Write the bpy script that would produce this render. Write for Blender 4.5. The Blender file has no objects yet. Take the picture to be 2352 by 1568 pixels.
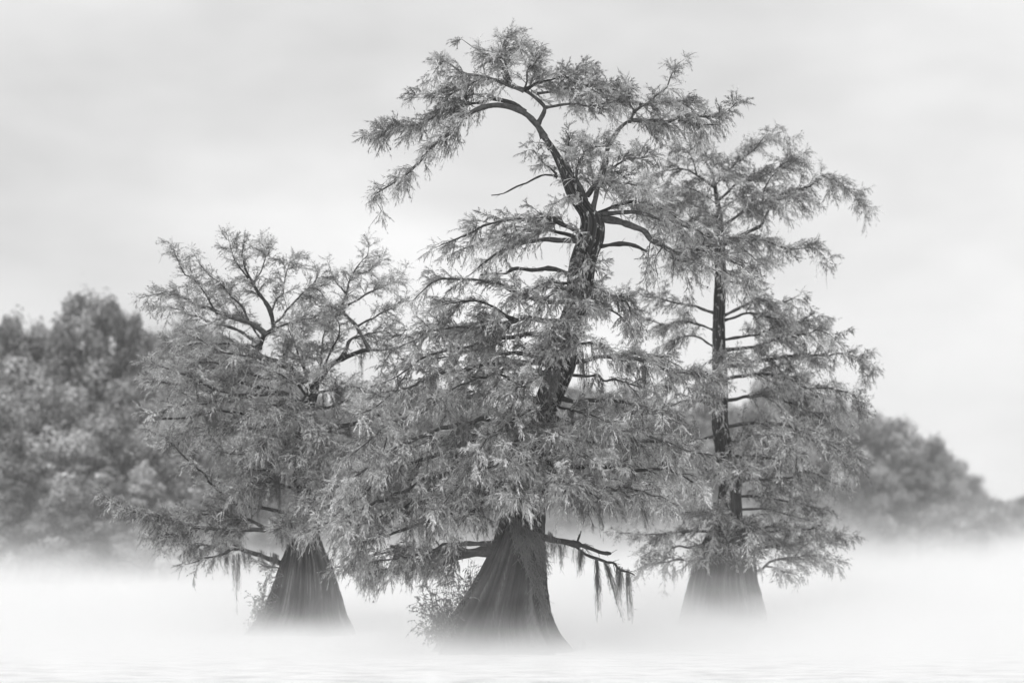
import bpy, math
import numpy as np
from mathutils import Vector

rng = np.random.default_rng(7)
scene = bpy.context.scene
COL = scene.collection

# ------------------------------------------------------------------ camera
F = 6000.0                      # focal length in pixels of a 2352 x 1568 view
CAM = np.array([0.0, 0.0, 2.5])
PITCH = math.atan(461.0 / F)
cam_data = bpy.data.cameras.new("camera")
cam_data.sensor_width = 36.0
cam_data.lens = 36.0 * F / 2352.0
cam_data.clip_end = 4000.0
cam_data.dof.use_dof = True
cam_data.dof.focus_distance = 61.5
cam_data.dof.aperture_fstop = cam_data.lens / 1000.0 / 0.16
cam = bpy.data.objects.new("camera", cam_data)
cam.location = CAM
cam.rotation_euler = (math.pi / 2 + PITCH, 0, 0)
COL.objects.link(cam)
scene.camera = cam

# ------------------------------------------------------------------ sky and sun
SUN_EL, SUN_AZ = math.radians(56), math.radians(205)   # behind the camera, a little to the left
world = bpy.data.worlds.new("World")
scene.world = world
world.use_nodes = True
nt = world.node_tree
nt.nodes.clear()
wo = nt.nodes.new("ShaderNodeOutputWorld")
sky = nt.nodes.new("ShaderNodeTexSky")
sky.sky_type = 'NISHITA'
sky.sun_disc = False
sky.sun_elevation = SUN_EL
sky.sun_rotation = SUN_AZ
bw = nt.nodes.new("ShaderNodeRGBToBW")
nt.links.new(sky.outputs[0], bw.inputs[0])
b1 = nt.nodes.new("ShaderNodeBackground")
b1.inputs[1].default_value = 0.10
nt.links.new(bw.outputs[0], b1.inputs[0])
tc = nt.nodes.new("ShaderNodeTexCoord")
mp = nt.nodes.new("ShaderNodeMapping")
mp.inputs['Scale'].default_value = (4.5, 4.5, 10.0)
mp.inputs['Location'].default_value = (2.1, 0.6, 0.35)
nz = nt.nodes.new("ShaderNodeTexNoise")
nz.inputs['Scale'].default_value = 1.15
nz.inputs['Detail'].default_value = 4.0
nz.inputs['Roughness'].default_value = 0.5
cr = nt.nodes.new("ShaderNodeValToRGB")
cr.color_ramp.elements[0].position = 0.30
cr.color_ramp.elements[0].color = (0.57, 0.57, 0.57, 1)
cr.color_ramp.elements[1].position = 0.68
cr.color_ramp.elements[1].color = (0.87, 0.87, 0.87, 1)
b2 = nt.nodes.new("ShaderNodeBackground")
nt.links.new(tc.outputs['Generated'], mp.inputs[0])
nt.links.new(mp.outputs[0], nz.inputs[0])
nt.links.new(nz.outputs['Fac'], cr.inputs[0])
nt.links.new(cr.outputs[0], b2.inputs[0])
mx = nt.nodes.new("ShaderNodeMixShader")
mx.inputs[0].default_value = 0.92          # cloud cover over the clear sky
nt.links.new(b1.outputs[0], mx.inputs[1])
nt.links.new(b2.outputs[0], mx.inputs[2])
nt.links.new(mx.outputs[0], wo.inputs[0])

sun_data = bpy.data.lights.new("sun", 'SUN')
sun_data.energy = 1.5
sun_data.angle = math.radians(12)
sun = bpy.data.objects.new("sun", sun_data)
sd = Vector((math.sin(SUN_AZ) * math.cos(SUN_EL), math.cos(SUN_AZ) * math.cos(SUN_EL), math.sin(SUN_EL)))
sun.rotation_euler = sd.to_track_quat('Z', 'Y').to_euler()
sun.location = (0, 0, 60)
COL.objects.link(sun)

scene.view_settings.view_transform = 'Standard'
scene.view_settings.look = 'None'
scene.view_settings.exposure = 0.22
scene.view_settings.gamma = 1.0
cy = scene.cycles
cy.max_bounces = 12
cy.diffuse_bounces = 2
cy.glossy_bounces = 2
cy.transmission_bounces = 3
cy.volume_bounces = 8
cy.transparent_max_bounces = 8
cy.use_denoising = True
cy.use_adaptive_sampling = True
cy.adaptive_threshold = 0.02
cy.volume_max_steps = 512

# ------------------------------------------------------------------ helpers
cp, sp = math.cos(PITCH), math.sin(PITCH)


def P(px, py, D):
    """pixel (2352 x 1568) -> point at distance D along +Y."""
    a = px - 1176.0
    b = 784.0 - py
    d = np.array([a, F * cp - b * sp, F * sp + b * cp])
    return CAM + d * (D / d[1])


def tag(o, label=None, cat=None, group=None, kind=None):
    if label: o["label"] = label
    if cat: o["category"] = cat
    if group: o["group"] = group
    if kind: o["kind"] = kind
    return o


def empty(name, loc):
    o = bpy.data.objects.new(name, None)
    o.location = [float(v) for v in loc]
    o.empty_display_size = 0.3
    COL.objects.link(o)
    return o


class Geo:
    def __init__(self):
        self.v, self.f, self.t, self.n = [], [], [], 0

    def add(self, v, f, tone=0.5):
        v = np.asarray(v, float).reshape(-1, 3)
        self.v.append(v)
        self.f.append(np.asarray(f, np.int64).reshape(-1, 3) + self.n)
        t = np.empty(len(v))
        t[:] = tone
        self.t.append(t)
        self.n += len(v)

    def mesh(self, name, mat, origin=(0, 0, 0), smooth=True):
        me = bpy.data.meshes.new(name)
        v = np.concatenate(self.v) - np.asarray(origin)
        f = np.concatenate(self.f)
        me.vertices.add(len(v))
        me.vertices.foreach_set("co", v.astype(np.float32).ravel())
        me.loops.add(f.size)
        me.loops.foreach_set("vertex_index", f.astype(np.int32).ravel())
        me.polygons.add(len(f))
        me.polygons.foreach_set("loop_start", np.arange(0, f.size, 3, dtype=np.int32))
        me.polygons.foreach_set("use_smooth", np.full(len(f), smooth))
        at = me.attributes.new("tone", 'FLOAT', 'POINT')
        at.data.foreach_set("value", np.concatenate(self.t).astype(np.float32))
        me.update(calc_edges=True)
        me.materials.append(mat)
        return me

    def build(self, name, mat, parent=None, origin=(0, 0, 0), smooth=True):
        o = bpy.data.objects.new(name, self.mesh(name, mat, origin, smooth))
        COL.objects.link(o)
        if parent is not None:
            o.parent = parent
        else:
            o.location = [float(v) for v in origin]
        return o


def unit(a):
    return a / np.maximum(np.linalg.norm(a, axis=-1, keepdims=True), 1e-9)


def tubes(geo, Pm, R, k=5, tone=0.5):
    """batch of tubes, Pm (M,n,3), R (M,n)"""
    Pm = np.asarray(Pm, float); R = np.asarray(R, float)
    M, n, _ = Pm.shape
    if M == 0: return
    T = unit(np.gradient(Pm, axis=1))
    mean = unit(T.mean(axis=1))
    ref = np.where(np.abs(mean[:, 2:3]) > 0.8, np.array([[1.0, 0.3, 0]]), np.array([[0.15, 0.1, 1.0]]))
    ref = np.repeat(ref[:, None], n, 1)
    A = unit(np.cross(T, ref)); B = np.cross(T, A)
    th = np.arange(k) * 2 * math.pi / k
    ring = A[:, :, None] * np.cos(th)[None, None, :, None] + B[:, :, None] * np.sin(th)[None, None, :, None]
    V = Pm[:, :, None] + ring * R[:, :, None, None]
    idx = np.arange(M * n * k).reshape(M, n, k)
    a = idx[:, :-1, :]; b = np.roll(a, -1, 2); c = idx[:, 1:, :]; d = np.roll(c, -1, 2)
    f = np.stack([np.stack([a, b, d], -1), np.stack([a, d, c], -1)], 3).reshape(-1, 3)
    tn = tone
    if np.ndim(tone) == 1:
        tn = np.repeat(tone, n * k)
    geo.add(V.reshape(-1, 3), f, tn)


def smooth_path(pts, spacing=0.12):
    """Catmull-Rom through pts (N,d), resampled"""
    pts = np.asarray(pts, float)
    if len(pts) == 2:
        pts = np.stack([pts[0], (pts[0] + pts[1]) / 2, pts[1]])
    q = np.concatenate([[2 * pts[0] - pts[1]], pts, [2 * pts[-1] - pts[-2]]])
    out = []
    for i in range(1, len(q) - 2):
        p0, p1, p2, p3 = q[i - 1], q[i], q[i + 1], q[i + 2]
        m = max(2, int(np.linalg.norm((p2 - p1)[:3]) / spacing))
        t = np.linspace(0, 1, m, endpoint=False)[:, None]
        out.append(0.5 * (2 * p1 + (p2 - p0) * t + (2 * p0 - 5 * p1 + 4 * p2 - p3) * t ** 2 + (3 * p1 - p0 - 3 * p2 + p3) * t ** 3))
    out.append(pts[-1:])
    return np.concatenate(out)


def wobble(n, amp, freq=0.5):
    """smooth random offsets (n,3)"""
    m = max(3, int(n * freq) + 2)
    k = rng.normal(0, 1, (m, 3))
    x = np.linspace(0, m - 1, n)
    return amp * np.stack([np.interp(x, np.arange(m), k[:, i]) for i in range(3)], 1)


# ------------------------------------------------------------------ materials
def new_mat(name):
    m = bpy.data.materials.new(name)
    m.use_nodes = True
    m.node_tree.nodes.clear()
    return m, m.node_tree, m.node_tree.nodes.new("ShaderNodeOutputMaterial")


def ramp(t, stops, inp):
    r = t.nodes.new("ShaderNodeValToRGB")
    el = r.color_ramp.elements
    while len(el) < len(stops): el.new(0.5)
    for e, (p, v) in zip(el, stops):
        e.position = p; e.color = (v, v, v, 1)
    t.links.new(inp, r.inputs[0])
    return r.outputs[0]


def noise(t, scale, mapscale=(1, 1, 1), detail=4, rough=0.6, coord='Object'):
    c = t.nodes.new("ShaderNodeTexCoord")
    m = t.nodes.new("ShaderNodeMapping")
    m.inputs['Scale'].default_value = mapscale
    n = t.nodes.new("ShaderNodeTexNoise")
    n.inputs['Scale'].default_value = scale
    n.inputs['Detail'].default_value = detail
    n.inputs['Roughness'].default_value = rough
    t.links.new(c.outputs[coord], m.inputs[0])
    t.links.new(m.outputs[0], n.inputs[0])
    return n.outputs['Fac']


def mixcol(t, fac, a, b, mode='MIX'):
    m = t.nodes.new("ShaderNodeMix")
    m.data_type = 'RGBA'; m.blend_type = mode
    for s, v in ((0, fac), (6, a), (7, b)):
        if hasattr(v, 'links') or hasattr(v, 'is_linked'):
            t.links.new(v, m.inputs[s])
        elif s == 0:
            m.inputs[0].default_value = v
        else:
            m.inputs[s].default_value = (v, v, v, 1)
    return m.outputs[2]


def leaf_material(name, lo, hi, trans=0.25, own=False):
    m, t, out = new_mat(name)
    a = t.nodes.new("ShaderNodeAttribute"); a.attribute_name = "tone"
    c = ramp(t, [(0.0, lo), (0.6, lo + (hi - lo) * 0.45), (1.0, hi)], a.outputs['Fac'])
    if own:                       # each tree's own foliage colour, raised in some rows to stand in for haze
        oi = t.nodes.new("ShaderNodeObjectInfo")
        c = mixcol(t, 1.0, c, oi.outputs['Color'], 'MULTIPLY')
    d = t.nodes.new("ShaderNodeBsdfDiffuse"); t.links.new(c, d.inputs[0])
    tr = t.nodes.new("ShaderNodeBsdfTranslucent"); t.links.new(c, tr.inputs[0])
    g = t.nodes.new("ShaderNodeBsdfGlossy"); g.inputs['Roughness'].default_value = 0.5
    mxs = t.nodes.new("ShaderNodeMixShader"); mxs.inputs[0].default_value = trans
    t.links.new(d.outputs[0], mxs.inputs[1]); t.links.new(tr.outputs[0], mxs.inputs[2])
    mg = t.nodes.new("ShaderNodeMixShader"); mg.inputs[0].default_value = 0.03
    t.links.new(mxs.outputs[0], mg.inputs[1]); t.links.new(g.outputs[0], mg.inputs[2])
    t.links.new(mg.outputs[0], out.inputs[0])
    return m


def bark_material(name, dark, light, lichen, lichen_cut, lichen_z=None):
    m, t, out = new_mat(name)
    streak = noise(t, 1.0, (20, 20, 1.6), 8, 0.72)
    wa = t.nodes.new("ShaderNodeAttribute"); wa.attribute_name = "tone"; wide_s = wa.outputs['Fac']
    mxs_ = t.nodes.new("ShaderNodeMath"); mxs_.operation = 'MULTIPLY_ADD'; mxs_.inputs[1].default_value = 0.55
    t.links.new(wide_s, mxs_.inputs[0])
    half = t.nodes.new("ShaderNodeMath"); half.operation = 'MULTIPLY'; half.inputs[1].default_value = 0.45
    t.links.new(streak, half.inputs[0]); t.links.new(half.outputs[0], mxs_.inputs[2])
    base = ramp(t, [(0.30, dark), (0.46, (dark + light) * 0.4), (0.60, light * 0.8), (0.74, light * 2.2)], mxs_.outputs[0])
    blot = noise(t, 10.0, (1, 1, 0.5), 5, 0.62)
    lm = ramp(t, [(lichen_cut, 0.0), (lichen_cut + 0.05, 1.0)], blot)
    if lichen_z is not None:      # lichen only on the drier upper bole
        c_ = t.nodes.new("ShaderNodeTexCoord"); s_ = t.nodes.new("ShaderNodeSeparateXYZ")
        t.links.new(c_.outputs['Object'], s_.inputs[0])
        mr = t.nodes.new("ShaderNodeMapRange"); mr.inputs[1].default_value = lichen_z; mr.inputs[2].default_value = lichen_z + 2.0
        t.links.new(s_.outputs[2], mr.inputs[0])
        lm = mixcol(t, 1.0, lm, mr.outputs[0], 'MULTIPLY')
    col = mixcol(t, lm, base, lichen)
    p = t.nodes.new("ShaderNodeBsdfPrincipled")
    p.inputs['Roughness'].default_value = 0.9
    p.inputs['Specular IOR Level'].default_value = 0.1
    t.links.new(col, p.inputs['Base Color'])
    b = t.nodes.new("ShaderNodeBump"); b.inputs['Strength'].default_value = 0.8; b.inputs['Distance'].default_value = 0.03
    t.links.new(streak, b.inputs['Height']); t.links.new(b.outputs[0], p.inputs['Normal'])
    t.links.new(p.outputs[0], out.inputs[0])
    return m


def twig_material(name, lo, hi):
    m, t, out = new_mat(name)
    a = t.nodes.new("ShaderNodeAttribute"); a.attribute_name = "tone"
    c = ramp(t, [(0, lo), (1, hi)], a.outputs['Fac'])
    n = noise(t, 14.0, (1, 1, 1), 4, 0.6)
    c2 = mixcol(t, 1.0, c, ramp(t, [(0.35, 0.55), (0.7, 1.5)], n), 'MULTIPLY')
    p = t.nodes.new("ShaderNodeBsdfPrincipled"); p.inputs['Roughness'].default_value = 0.85
    p.inputs['Specular IOR Level'].default_value = 0.2
    t.links.new(c2, p.inputs['Base Color']); t.links.new(p.outputs[0], out.inputs[0])
    return m


M_LEAF = leaf_material("cypress_needles", 0.12, 0.95)
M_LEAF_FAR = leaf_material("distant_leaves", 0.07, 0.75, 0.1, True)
M_BARK = bark_material("cypress_bark", 0.010, 0.09, 0.42, 0.62, 30.0)
M_BARK_LICHEN = bark_material("lichen_bark", 0.009, 0.075, 0.50, 0.575, 4.0)
M_TWIG = twig_material("branch_wood", 0.014, 0.62)
M_DEAD = twig_material("dead_wood", 0.012, 0.26)
M_MOSS = leaf_material("hanging_moss", 0.10, 0.34, 0.2)
M_CONE = leaf_material("seed_cones", 0.06, 0.45, 0.0)
M_BUSH = leaf_material("shrub_leaves", 0.10, 0.35)

# ------------------------------------------------------------------ water
def water_material():
    m, t, out = new_mat("misty_lake_water")
    p = t.nodes.new("ShaderNodeBsdfPrincipled")
    mat_n = noise(t, 1.0, (0.9, 1.7, 1), 8, 0.68)
    c = ramp(t, [(0.38, 0.36), (0.48, 0.70), (0.58, 0.88)], mat_n)
    t.links.new(c, p.inputs['Base Color'])
    p.inputs['Specular IOR Level'].default_value = 0.25
    r = ramp(t, [(0.40, 0.45), (0.60, 0.9)], mat_n)
    t.links.new(r, p.inputs['Roughness'])
    h = noise(t, 2.2, (0.5, 1.6, 1), 5, 0.6)
    b = t.nodes.new("ShaderNodeBump"); b.inputs['Strength'].default_value = 0.6; b.inputs['Distance'].default_value = 0.12
    t.links.new(h, b.inputs['Height']); t.links.new(b.outputs[0], p.inputs['Normal'])
    t.links.new(p.outputs[0], out.inputs[0])
    return m


g = Geo()
g.add([(-700, -60, 0), (700, -60, 0), (700, 1300, 0), (-700, 1300, 0)], [(0, 1, 2), (0, 2, 3)])
water = g.build("water", water_material())
tag(water, "still lake surface pale under drifting mist", "water", kind="structure")


# ------------------------------------------------------------------ trees: trunks
def trunk(root, origin, rows, D, mat, flutes, flute_amp, bark_depth, seg=210, dz=0.08, name="trunk", seed=1, depth_path=None):
    """rows (py, left, right) from the water upwards; a fluted, furrowed bole"""
    r2 = np.random.default_rng(seed)
    pts = []
    for i, (py, l, r) in enumerate(rows):
        off = 0.0 if depth_path is None else depth_path[i]
        c = P((l + r) / 2, py, D + off)
        pts.append((c[0], c[1], c[2], (r - l) / 2 * (D + off) / F))
    bot = list(pts[0]); bot[2] -= 0.45; bot[3] *= 1.12
    path = smooth_path(np.array([bot] + pts), dz)
    n = len(path)
    c, R = path[:, :3], path[:, 3]
    zrel = np.clip((c[:, 2] - 0.0) / 4.0, 0, 1)
    th = np.linspace(0, 2 * math.pi, seg, endpoint=False)
    TH, Z = np.meshgrid(th, c[:, 2])
    fl = np.zeros_like(TH)
    for k, a in flutes:
        ph = r2.uniform(0, 6.28)
        fl += a * np.cos(k * TH + ph + 0.35 * np.sin(Z * 0.9 + r2.uniform(0, 6)))
    fl *= flute_amp * (1 - zrel[:, None]) ** 1.6
    warp = sum(r2.uniform(0.3, 1.0) * np.sin(q * TH + w * Z + r2.uniform(0, 6)) for q, w in ((2, 1.3), (3, -0.9), (5, 2.1), (7, -3.1), (1, 0.5)))
    bk = 1 - np.abs(np.sin(17 * TH + 0.9 * warp)) ** 0.6
    bk2 = 1 - np.abs(np.sin(23 * TH + 1.6 * warp + 0.8 * Z)) ** 0.7
    def strips(width, step):
        m = max(3, int((c[-1, 2] - c[0, 2]) / step) + 2)
        k = r2.normal(0, 1, (m, seg))
        ker = np.ones(width) / width
        k = np.stack([np.convolve(np.concatenate([x, x, x]), ker, 'same')[seg:2 * seg] for x in k])
        k /= k.std()
        x = np.clip((c[:, 2] - c[0, 2]) / step, 0, m - 1.001)
        i0 = x.astype(int); fr = (x - i0)[:, None]
        return k[i0] * (1 - fr) + k[i0 + 1] * fr
    st_ = 0.7 * strips(2, 0.9) + 0.5 * strips(5, 1.6) + 0.35 * strips(11, 2.5)
    shred = r2.normal(0, 1, TH.shape)
    shred = (shred + np.roll(shred, 1, 0) + np.roll(shred, 2, 0) + np.roll(shred, 3, 0)) / 4
    dep = np.minimum(bark_depth, R * 0.13)[:, None]
    rad = R[:, None] * (1 + fl) - dep * (0.65 * bk + 0.35 * bk2) + dep * 0.15 * shred + dep * 0.3 * np.clip(st_, -1.5, 1.5)
    V = np.stack([c[:, 0:1] + rad * np.cos(TH), c[:, 1:2] + rad * np.sin(TH), np.repeat(c[:, 2:3], seg, 1)], -1)
    idx = np.arange(n * seg).reshape(n, seg)
    a = idx[:-1]; b = np.roll(a, -1, 1); cc = idx[1:]; d = np.roll(cc, -1, 1)
    f = np.stack([np.stack([a, b, d], -1), np.stack([a, d, cc], -1)], 2).reshape(-1, 3)
    gg = Geo(); gg.add(V.reshape(-1, 3), f, np.clip(0.5 + 0.25 * st_, 0, 1).ravel())
    o = gg.build(name, mat, root, origin)
    return o, path


def needles(geo, base, d, L, W, tone, bend):
    """one slim triangle each"""
    n = len(base)
    w = unit(np.cross(d, rng.normal(0, 1, (n, 3)))) * W[:, None] * 0.5
    tip = base + d * L[:, None]
    tip[:, 2] -= bend * L
    low = base + d * (L * 0.15)[:, None]
    V = np.stack([low + w, low - w, tip], 1).reshape(-1, 3)
    geo.add(V, np.arange(3 * n).reshape(-1, 3), np.repeat(tone, 3))


def leaves(geo, base, d, L, W, tone, bend, face=None):
    n = len(base)
    if n == 0: return
    w = unit(np.cross(d, rng.normal(0, 1, (n, 3)) if face is None else face)) * W[:, None] * 0.5
    mid = base + d * (L * 0.45)[:, None]
    tip = base + d * L[:, None]
    tip[:, 2] -= bend * L
    V = np.stack([base, mid + w, mid - w, tip], 1).reshape(-1, 3)
    i = np.arange(n)[:, None] * 4
    f = np.concatenate([i + np.array([[0, 1, 2]]), i + np.array([[1, 3, 2]])], 1).reshape(-1, 3)
    geo.add(V, f, np.repeat(tone, 4))


def curve_batch(start, d, L, droop, n, bend=0.2):
    s = np.linspace(0, 1, n)[None, :, None]
    perp = unit(np.cross(d, rng.normal(0, 1, d.shape)))
    b = rng.normal(0, bend, (len(d), 1, 1))
    wig = rng.normal(0, 0.035, (len(d), n, 3)) * s
    Lx = L[:, None, None]
    C = start[:, None] + d[:, None] * Lx * s + perp[:, None] * b * Lx * s ** 2 + wig * Lx
    C[:, :, 2] -= (droop * L)[:, None] * s[:, :, 0] ** 2
    return C


def at_param(C, s):
    n = C.shape[1]
    x = s * (n - 1)
    i = np.minimum(x.astype(int), n - 2); fr = (x - i)[:, None]
    r = np.arange(len(C))
    return C[r, i] * (1 - fr) + C[r, i + 1] * fr, unit(C[r, i + 1] - C[r, i])


class Tree:
    def __init__(self, name, px, py, D, label, cat="tree", group=None, dens=1.0):
        o = P(px, py, D); o[2] = 0.0
        self.o, self.D, self.dens = o, D, dens
        self.root = tag(empty(name, o), label, cat, group)
        self.leaf, self.cone = Geo(), Geo()
        self.nl = 0
        self.paths = []

    def limb(self, pts, off=(0, 0), r=(0.07, 0.012), f0=0.25, sub=0.8, dens=1.0, droop=0.35, lift=0.15,
             dead=False, tone=0.0, leaf=1.0, name=None, mat=None, twigs=0, flat=0.55, cones=0.03, bare=0.12, lsize=1.0, lwid=1.0):
        pts = np.asarray(pts, float)
        seg = np.concatenate([[0], np.cumsum(np.linalg.norm(np.diff(pts, axis=0), axis=1))]); seg /= seg[-1]
        p3 = np.array([P(x, y, self.D + off[0] + (off[1] - off[0]) * t) for (x, y), t in zip(pts, seg)])
        path = smooth_path(p3, 0.10)
        n = len(path)
        tt = np.linspace(0, 1, n)
        path = path + wobble(n, 0.028, 0.35) * np.minimum(1, tt * 5)[:, None]
        rad = r[1] + (r[0] - r[1]) * (1 - tt) ** 0.85
        rad = rad * np.clip(1 + (0.24 if dead else 0.14) * wobble(n, 1, 0.8)[:, 0], .5, 1.7)
        rad[0] *= 1.25
        g = Geo()
        tubes(g, path[None], np.maximum(rad, 0.004)[None], 8, 0.12 if dead else 0.02 + 0.13 * rng.random())
        self.paths.append((path, f0))
        L = np.linalg.norm(np.diff(path, axis=0), axis=1).sum()
        dn = dens * self.dens
        if dead:
            n2 = twigs
        else:
            n2 = max(4, int(L * (1 - f0) / 0.125 * dn))
        if n2 > 0:
            ts = f0 + (1 - f0) * np.sort(rng.random(n2)) ** 0.95
            if not dead: ts[-3:] = 0.995
            st, T = at_param(np.repeat(path[None], n2, 0), ts)
            T = unit(path[np.minimum((ts * (n - 1)).astype(int) + 2, n - 1)] - path[np.maximum((ts * (n - 1)).astype(int) - 2, 0)])
            pr = rng.normal(0, 1, (n2, 3)); pr[:, 2] *= flat
            pr = unit(pr - (pr * T).sum(1, keepdims=True) * T)
            d = unit(T * rng.uniform(0.35, 1.1, (n2, 1)) + pr * rng.uniform(0.45, 1.1, (n2, 1)) + np.array([0, 0, 1]) * lift)
            L2 = sub * rng.uniform(0.35, 1.2, n2) * (1 - 0.35 * ts) * np.where(ts > .9, .65, 1.0)
            C2 = curve_batch(st, d, L2, droop * rng.uniform(0.0, 1.25, n2), 6)
            rr = np.minimum(np.interp(ts, tt, rad) * 0.5, 0.006 + 0.011 * L2)
            isb = rng.random(n2) < (0.6 if dead else bare)
            tw_t = np.clip(np.where(isb, rng.normal(0.95, 0.15, n2), rng.normal(0.30, 0.25, n2)), 0, 1) * (0.4 if dead else 1.0)
            tubes(g, C2, rr[:, None] * np.linspace(1, 0.32, 6)[None], 4, tw_t)
            if not dead:
                t2 = np.clip(rng.normal(0.42 + tone + rng.normal(0, .08), 0.24, n2), 0, 1)
                n3 = np.maximum(3, (L2 / 0.029 * np.where(isb, 0.5, 1.0)).astype(int))
                ix = np.repeat(np.arange(n2), n3)
                s3 = rng.uniform(0.1, 1.0, len(ix))
                st3, T3 = at_param(C2[ix], s3)
                side = unit(np.cross(T3, np.array([0, 0, 1.0]) + rng.normal(0, 0.35, (len(ix), 3)))) * rng.choice([-1, 1], (len(ix), 1))
                d3 = unit(T3 * 0.85 + side * rng.uniform(0.1, 0.8, (len(ix), 1)) + rng.normal(0, 0.34, (len(ix), 3)) + np.array([0, 0, 0.10]))
                L3 = rng.uniform(0.08, 0.34, len(ix)) * (1.1 - 0.3 * s3)
                C3 = curve_batch(st3, d3, L3, droop * rng.uniform(-0.1, 1.2, len(ix)), 3)
                kp = isb[ix] | (rng.random(len(ix)) < 0.3)
                tubes(g, C3[kp], np.array([[0.0048, 0.0040, 0.0026]]).repeat(kp.sum(), 0) * np.where(isb[ix][kp], 1.8, 1.0)[:, None], 3, np.clip(tw_t[ix][kp] + 0.1, 0, 1))
                t3 = t2[ix] + rng.normal(0, 0.12, len(ix)) + 0.30 * (s3 - 0.5)
                n4 = np.maximum(2, (L3 / 0.0098 * leaf * np.where(isb[ix], 0.2, 1.0)).astype(int))
                jx = np.repeat(np.arange(len(ix)), n4)
                s4 = rng.uniform(0.05, 1, len(jx))
                st4, T4 = at_param(C3[jx], s4)
                side = unit(np.cross(T4, rng.normal(0, 1, (len(jx), 3))))
                d4 = unit(T4 * 0.9 + side * rng.uniform(0.1, 0.85, (len(jx), 1)) + np.array([0, 0, -0.15 * droop]))
                L4 = rng.uniform(0.04, 0.115, len(jx)) * lsize
                needles(self.leaf, st4, d4, L4, rng.uniform(0.009, 0.017, len(jx)) * lwid,
                       np.clip(t3[jx] + rng.normal(0, 0.14, len(jx)), 0, 1), rng.uniform(-0.1, 0.35, len(jx)))
                self.nl += len(jx)
                nc = int(cones * len(ix) * 0.5)
                if nc:
                    q = rng.integers(0, len(ix), nc)
                    self.balls(C3[q, -1] + rng.normal(0, 0.015, (nc, 3)) - np.array([0, 0, 0.02]), rng.uniform(0.015, 0.026, nc))
        nm = name or ("dead_branch" if dead else "branch")
        o = g.build(nm, mat or (M_DEAD if dead else M_TWIG), self.root, self.o)
        return o

    def balls(self, c, r):
        a = (1 + 5 ** 0.5) / 2
        iv = unit(np.array([(-1, a, 0), (1, a, 0), (-1, -a, 0), (1, -a, 0), (0, -1, a), (0, 1, a), (0, -1, -a), (0, 1, -a), (a, 0, -1), (a, 0, 1), (-a, 0, -1), (-a, 0, 1)]))
        fi = np.array([(0, 11, 5), (0, 5, 1), (0, 1, 7), (0, 7, 10), (0, 10, 11), (1, 5, 9), (5, 11, 4), (11, 10, 2), (10, 7, 6), (7, 1, 8), (3, 9, 4), (3, 4, 2), (3, 2, 6), (3, 6, 8), (3, 8, 9), (4, 9, 5), (2, 4, 11), (6, 2, 10), (8, 6, 7), (9, 8, 1)])
        V = c[:, None] + iv[None] * r[:, None, None]
        f = (np.arange(len(c))[:, None, None] * 12 + fi[None]).reshape(-1, 3)
        self.cone.add(V.reshape(-1, 3), f, np.repeat(rng.uniform(0, 1, len(c)), 12))

    def finish(self, mat=None):
        cr_ = self.leaf.build("crown", mat or M_LEAF, self.root, self.o, smooth=False)
        cr_["kind"] = "stuff"
        if self.cone.n:
            k = self.cone.build("seed_cones", M_CONE, self.root, self.o)
            k["kind"] = "stuff"
        print(self.root.name, "leaves", self.nl)


# ------------------------------------------------------------------ the tall leaning cypress in the middle
C = Tree("bald_cypress", 1150, 1496, 60.0,
         "tallest cypress, its leader arching over to a drooping arm, on a broad dark fluted base", "tree",
         "cypresses standing in the lake")
trunk(C.root, C.o, [(1496, 1008, 1296), (1436, 1033, 1264), (1376, 1066, 1254), (1317, 1098, 1251), (1258, 1126, 1250),
                    (1199, 1148, 1252), (1164, 1163, 1251), (1100, 1172, 1248), (1026, 1178, 1250), (960, 1208, 1272),
                    (909, 1232, 1295), (833, 1262, 1325), (791, 1264, 1326), (740, 1282, 1342), (690, 1300, 1360),
                    (640, 1303, 1364), (595, 1310, 1371), (545, 1327, 1388), (503, 1333, 1385), (475, 1318, 1362),
                    (445, 1300, 1340), (400, 1286, 1312), (350, 1265, 1284), (315, 1242, 1259), (292, 1230, 1245)],
      60.0, M_BARK_LICHEN, [(3, 0.5), (5, 0.7), (8, 0.6), (2, 0.3), (13, 0.4)], 0.20, 0.12, seed=3)

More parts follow.
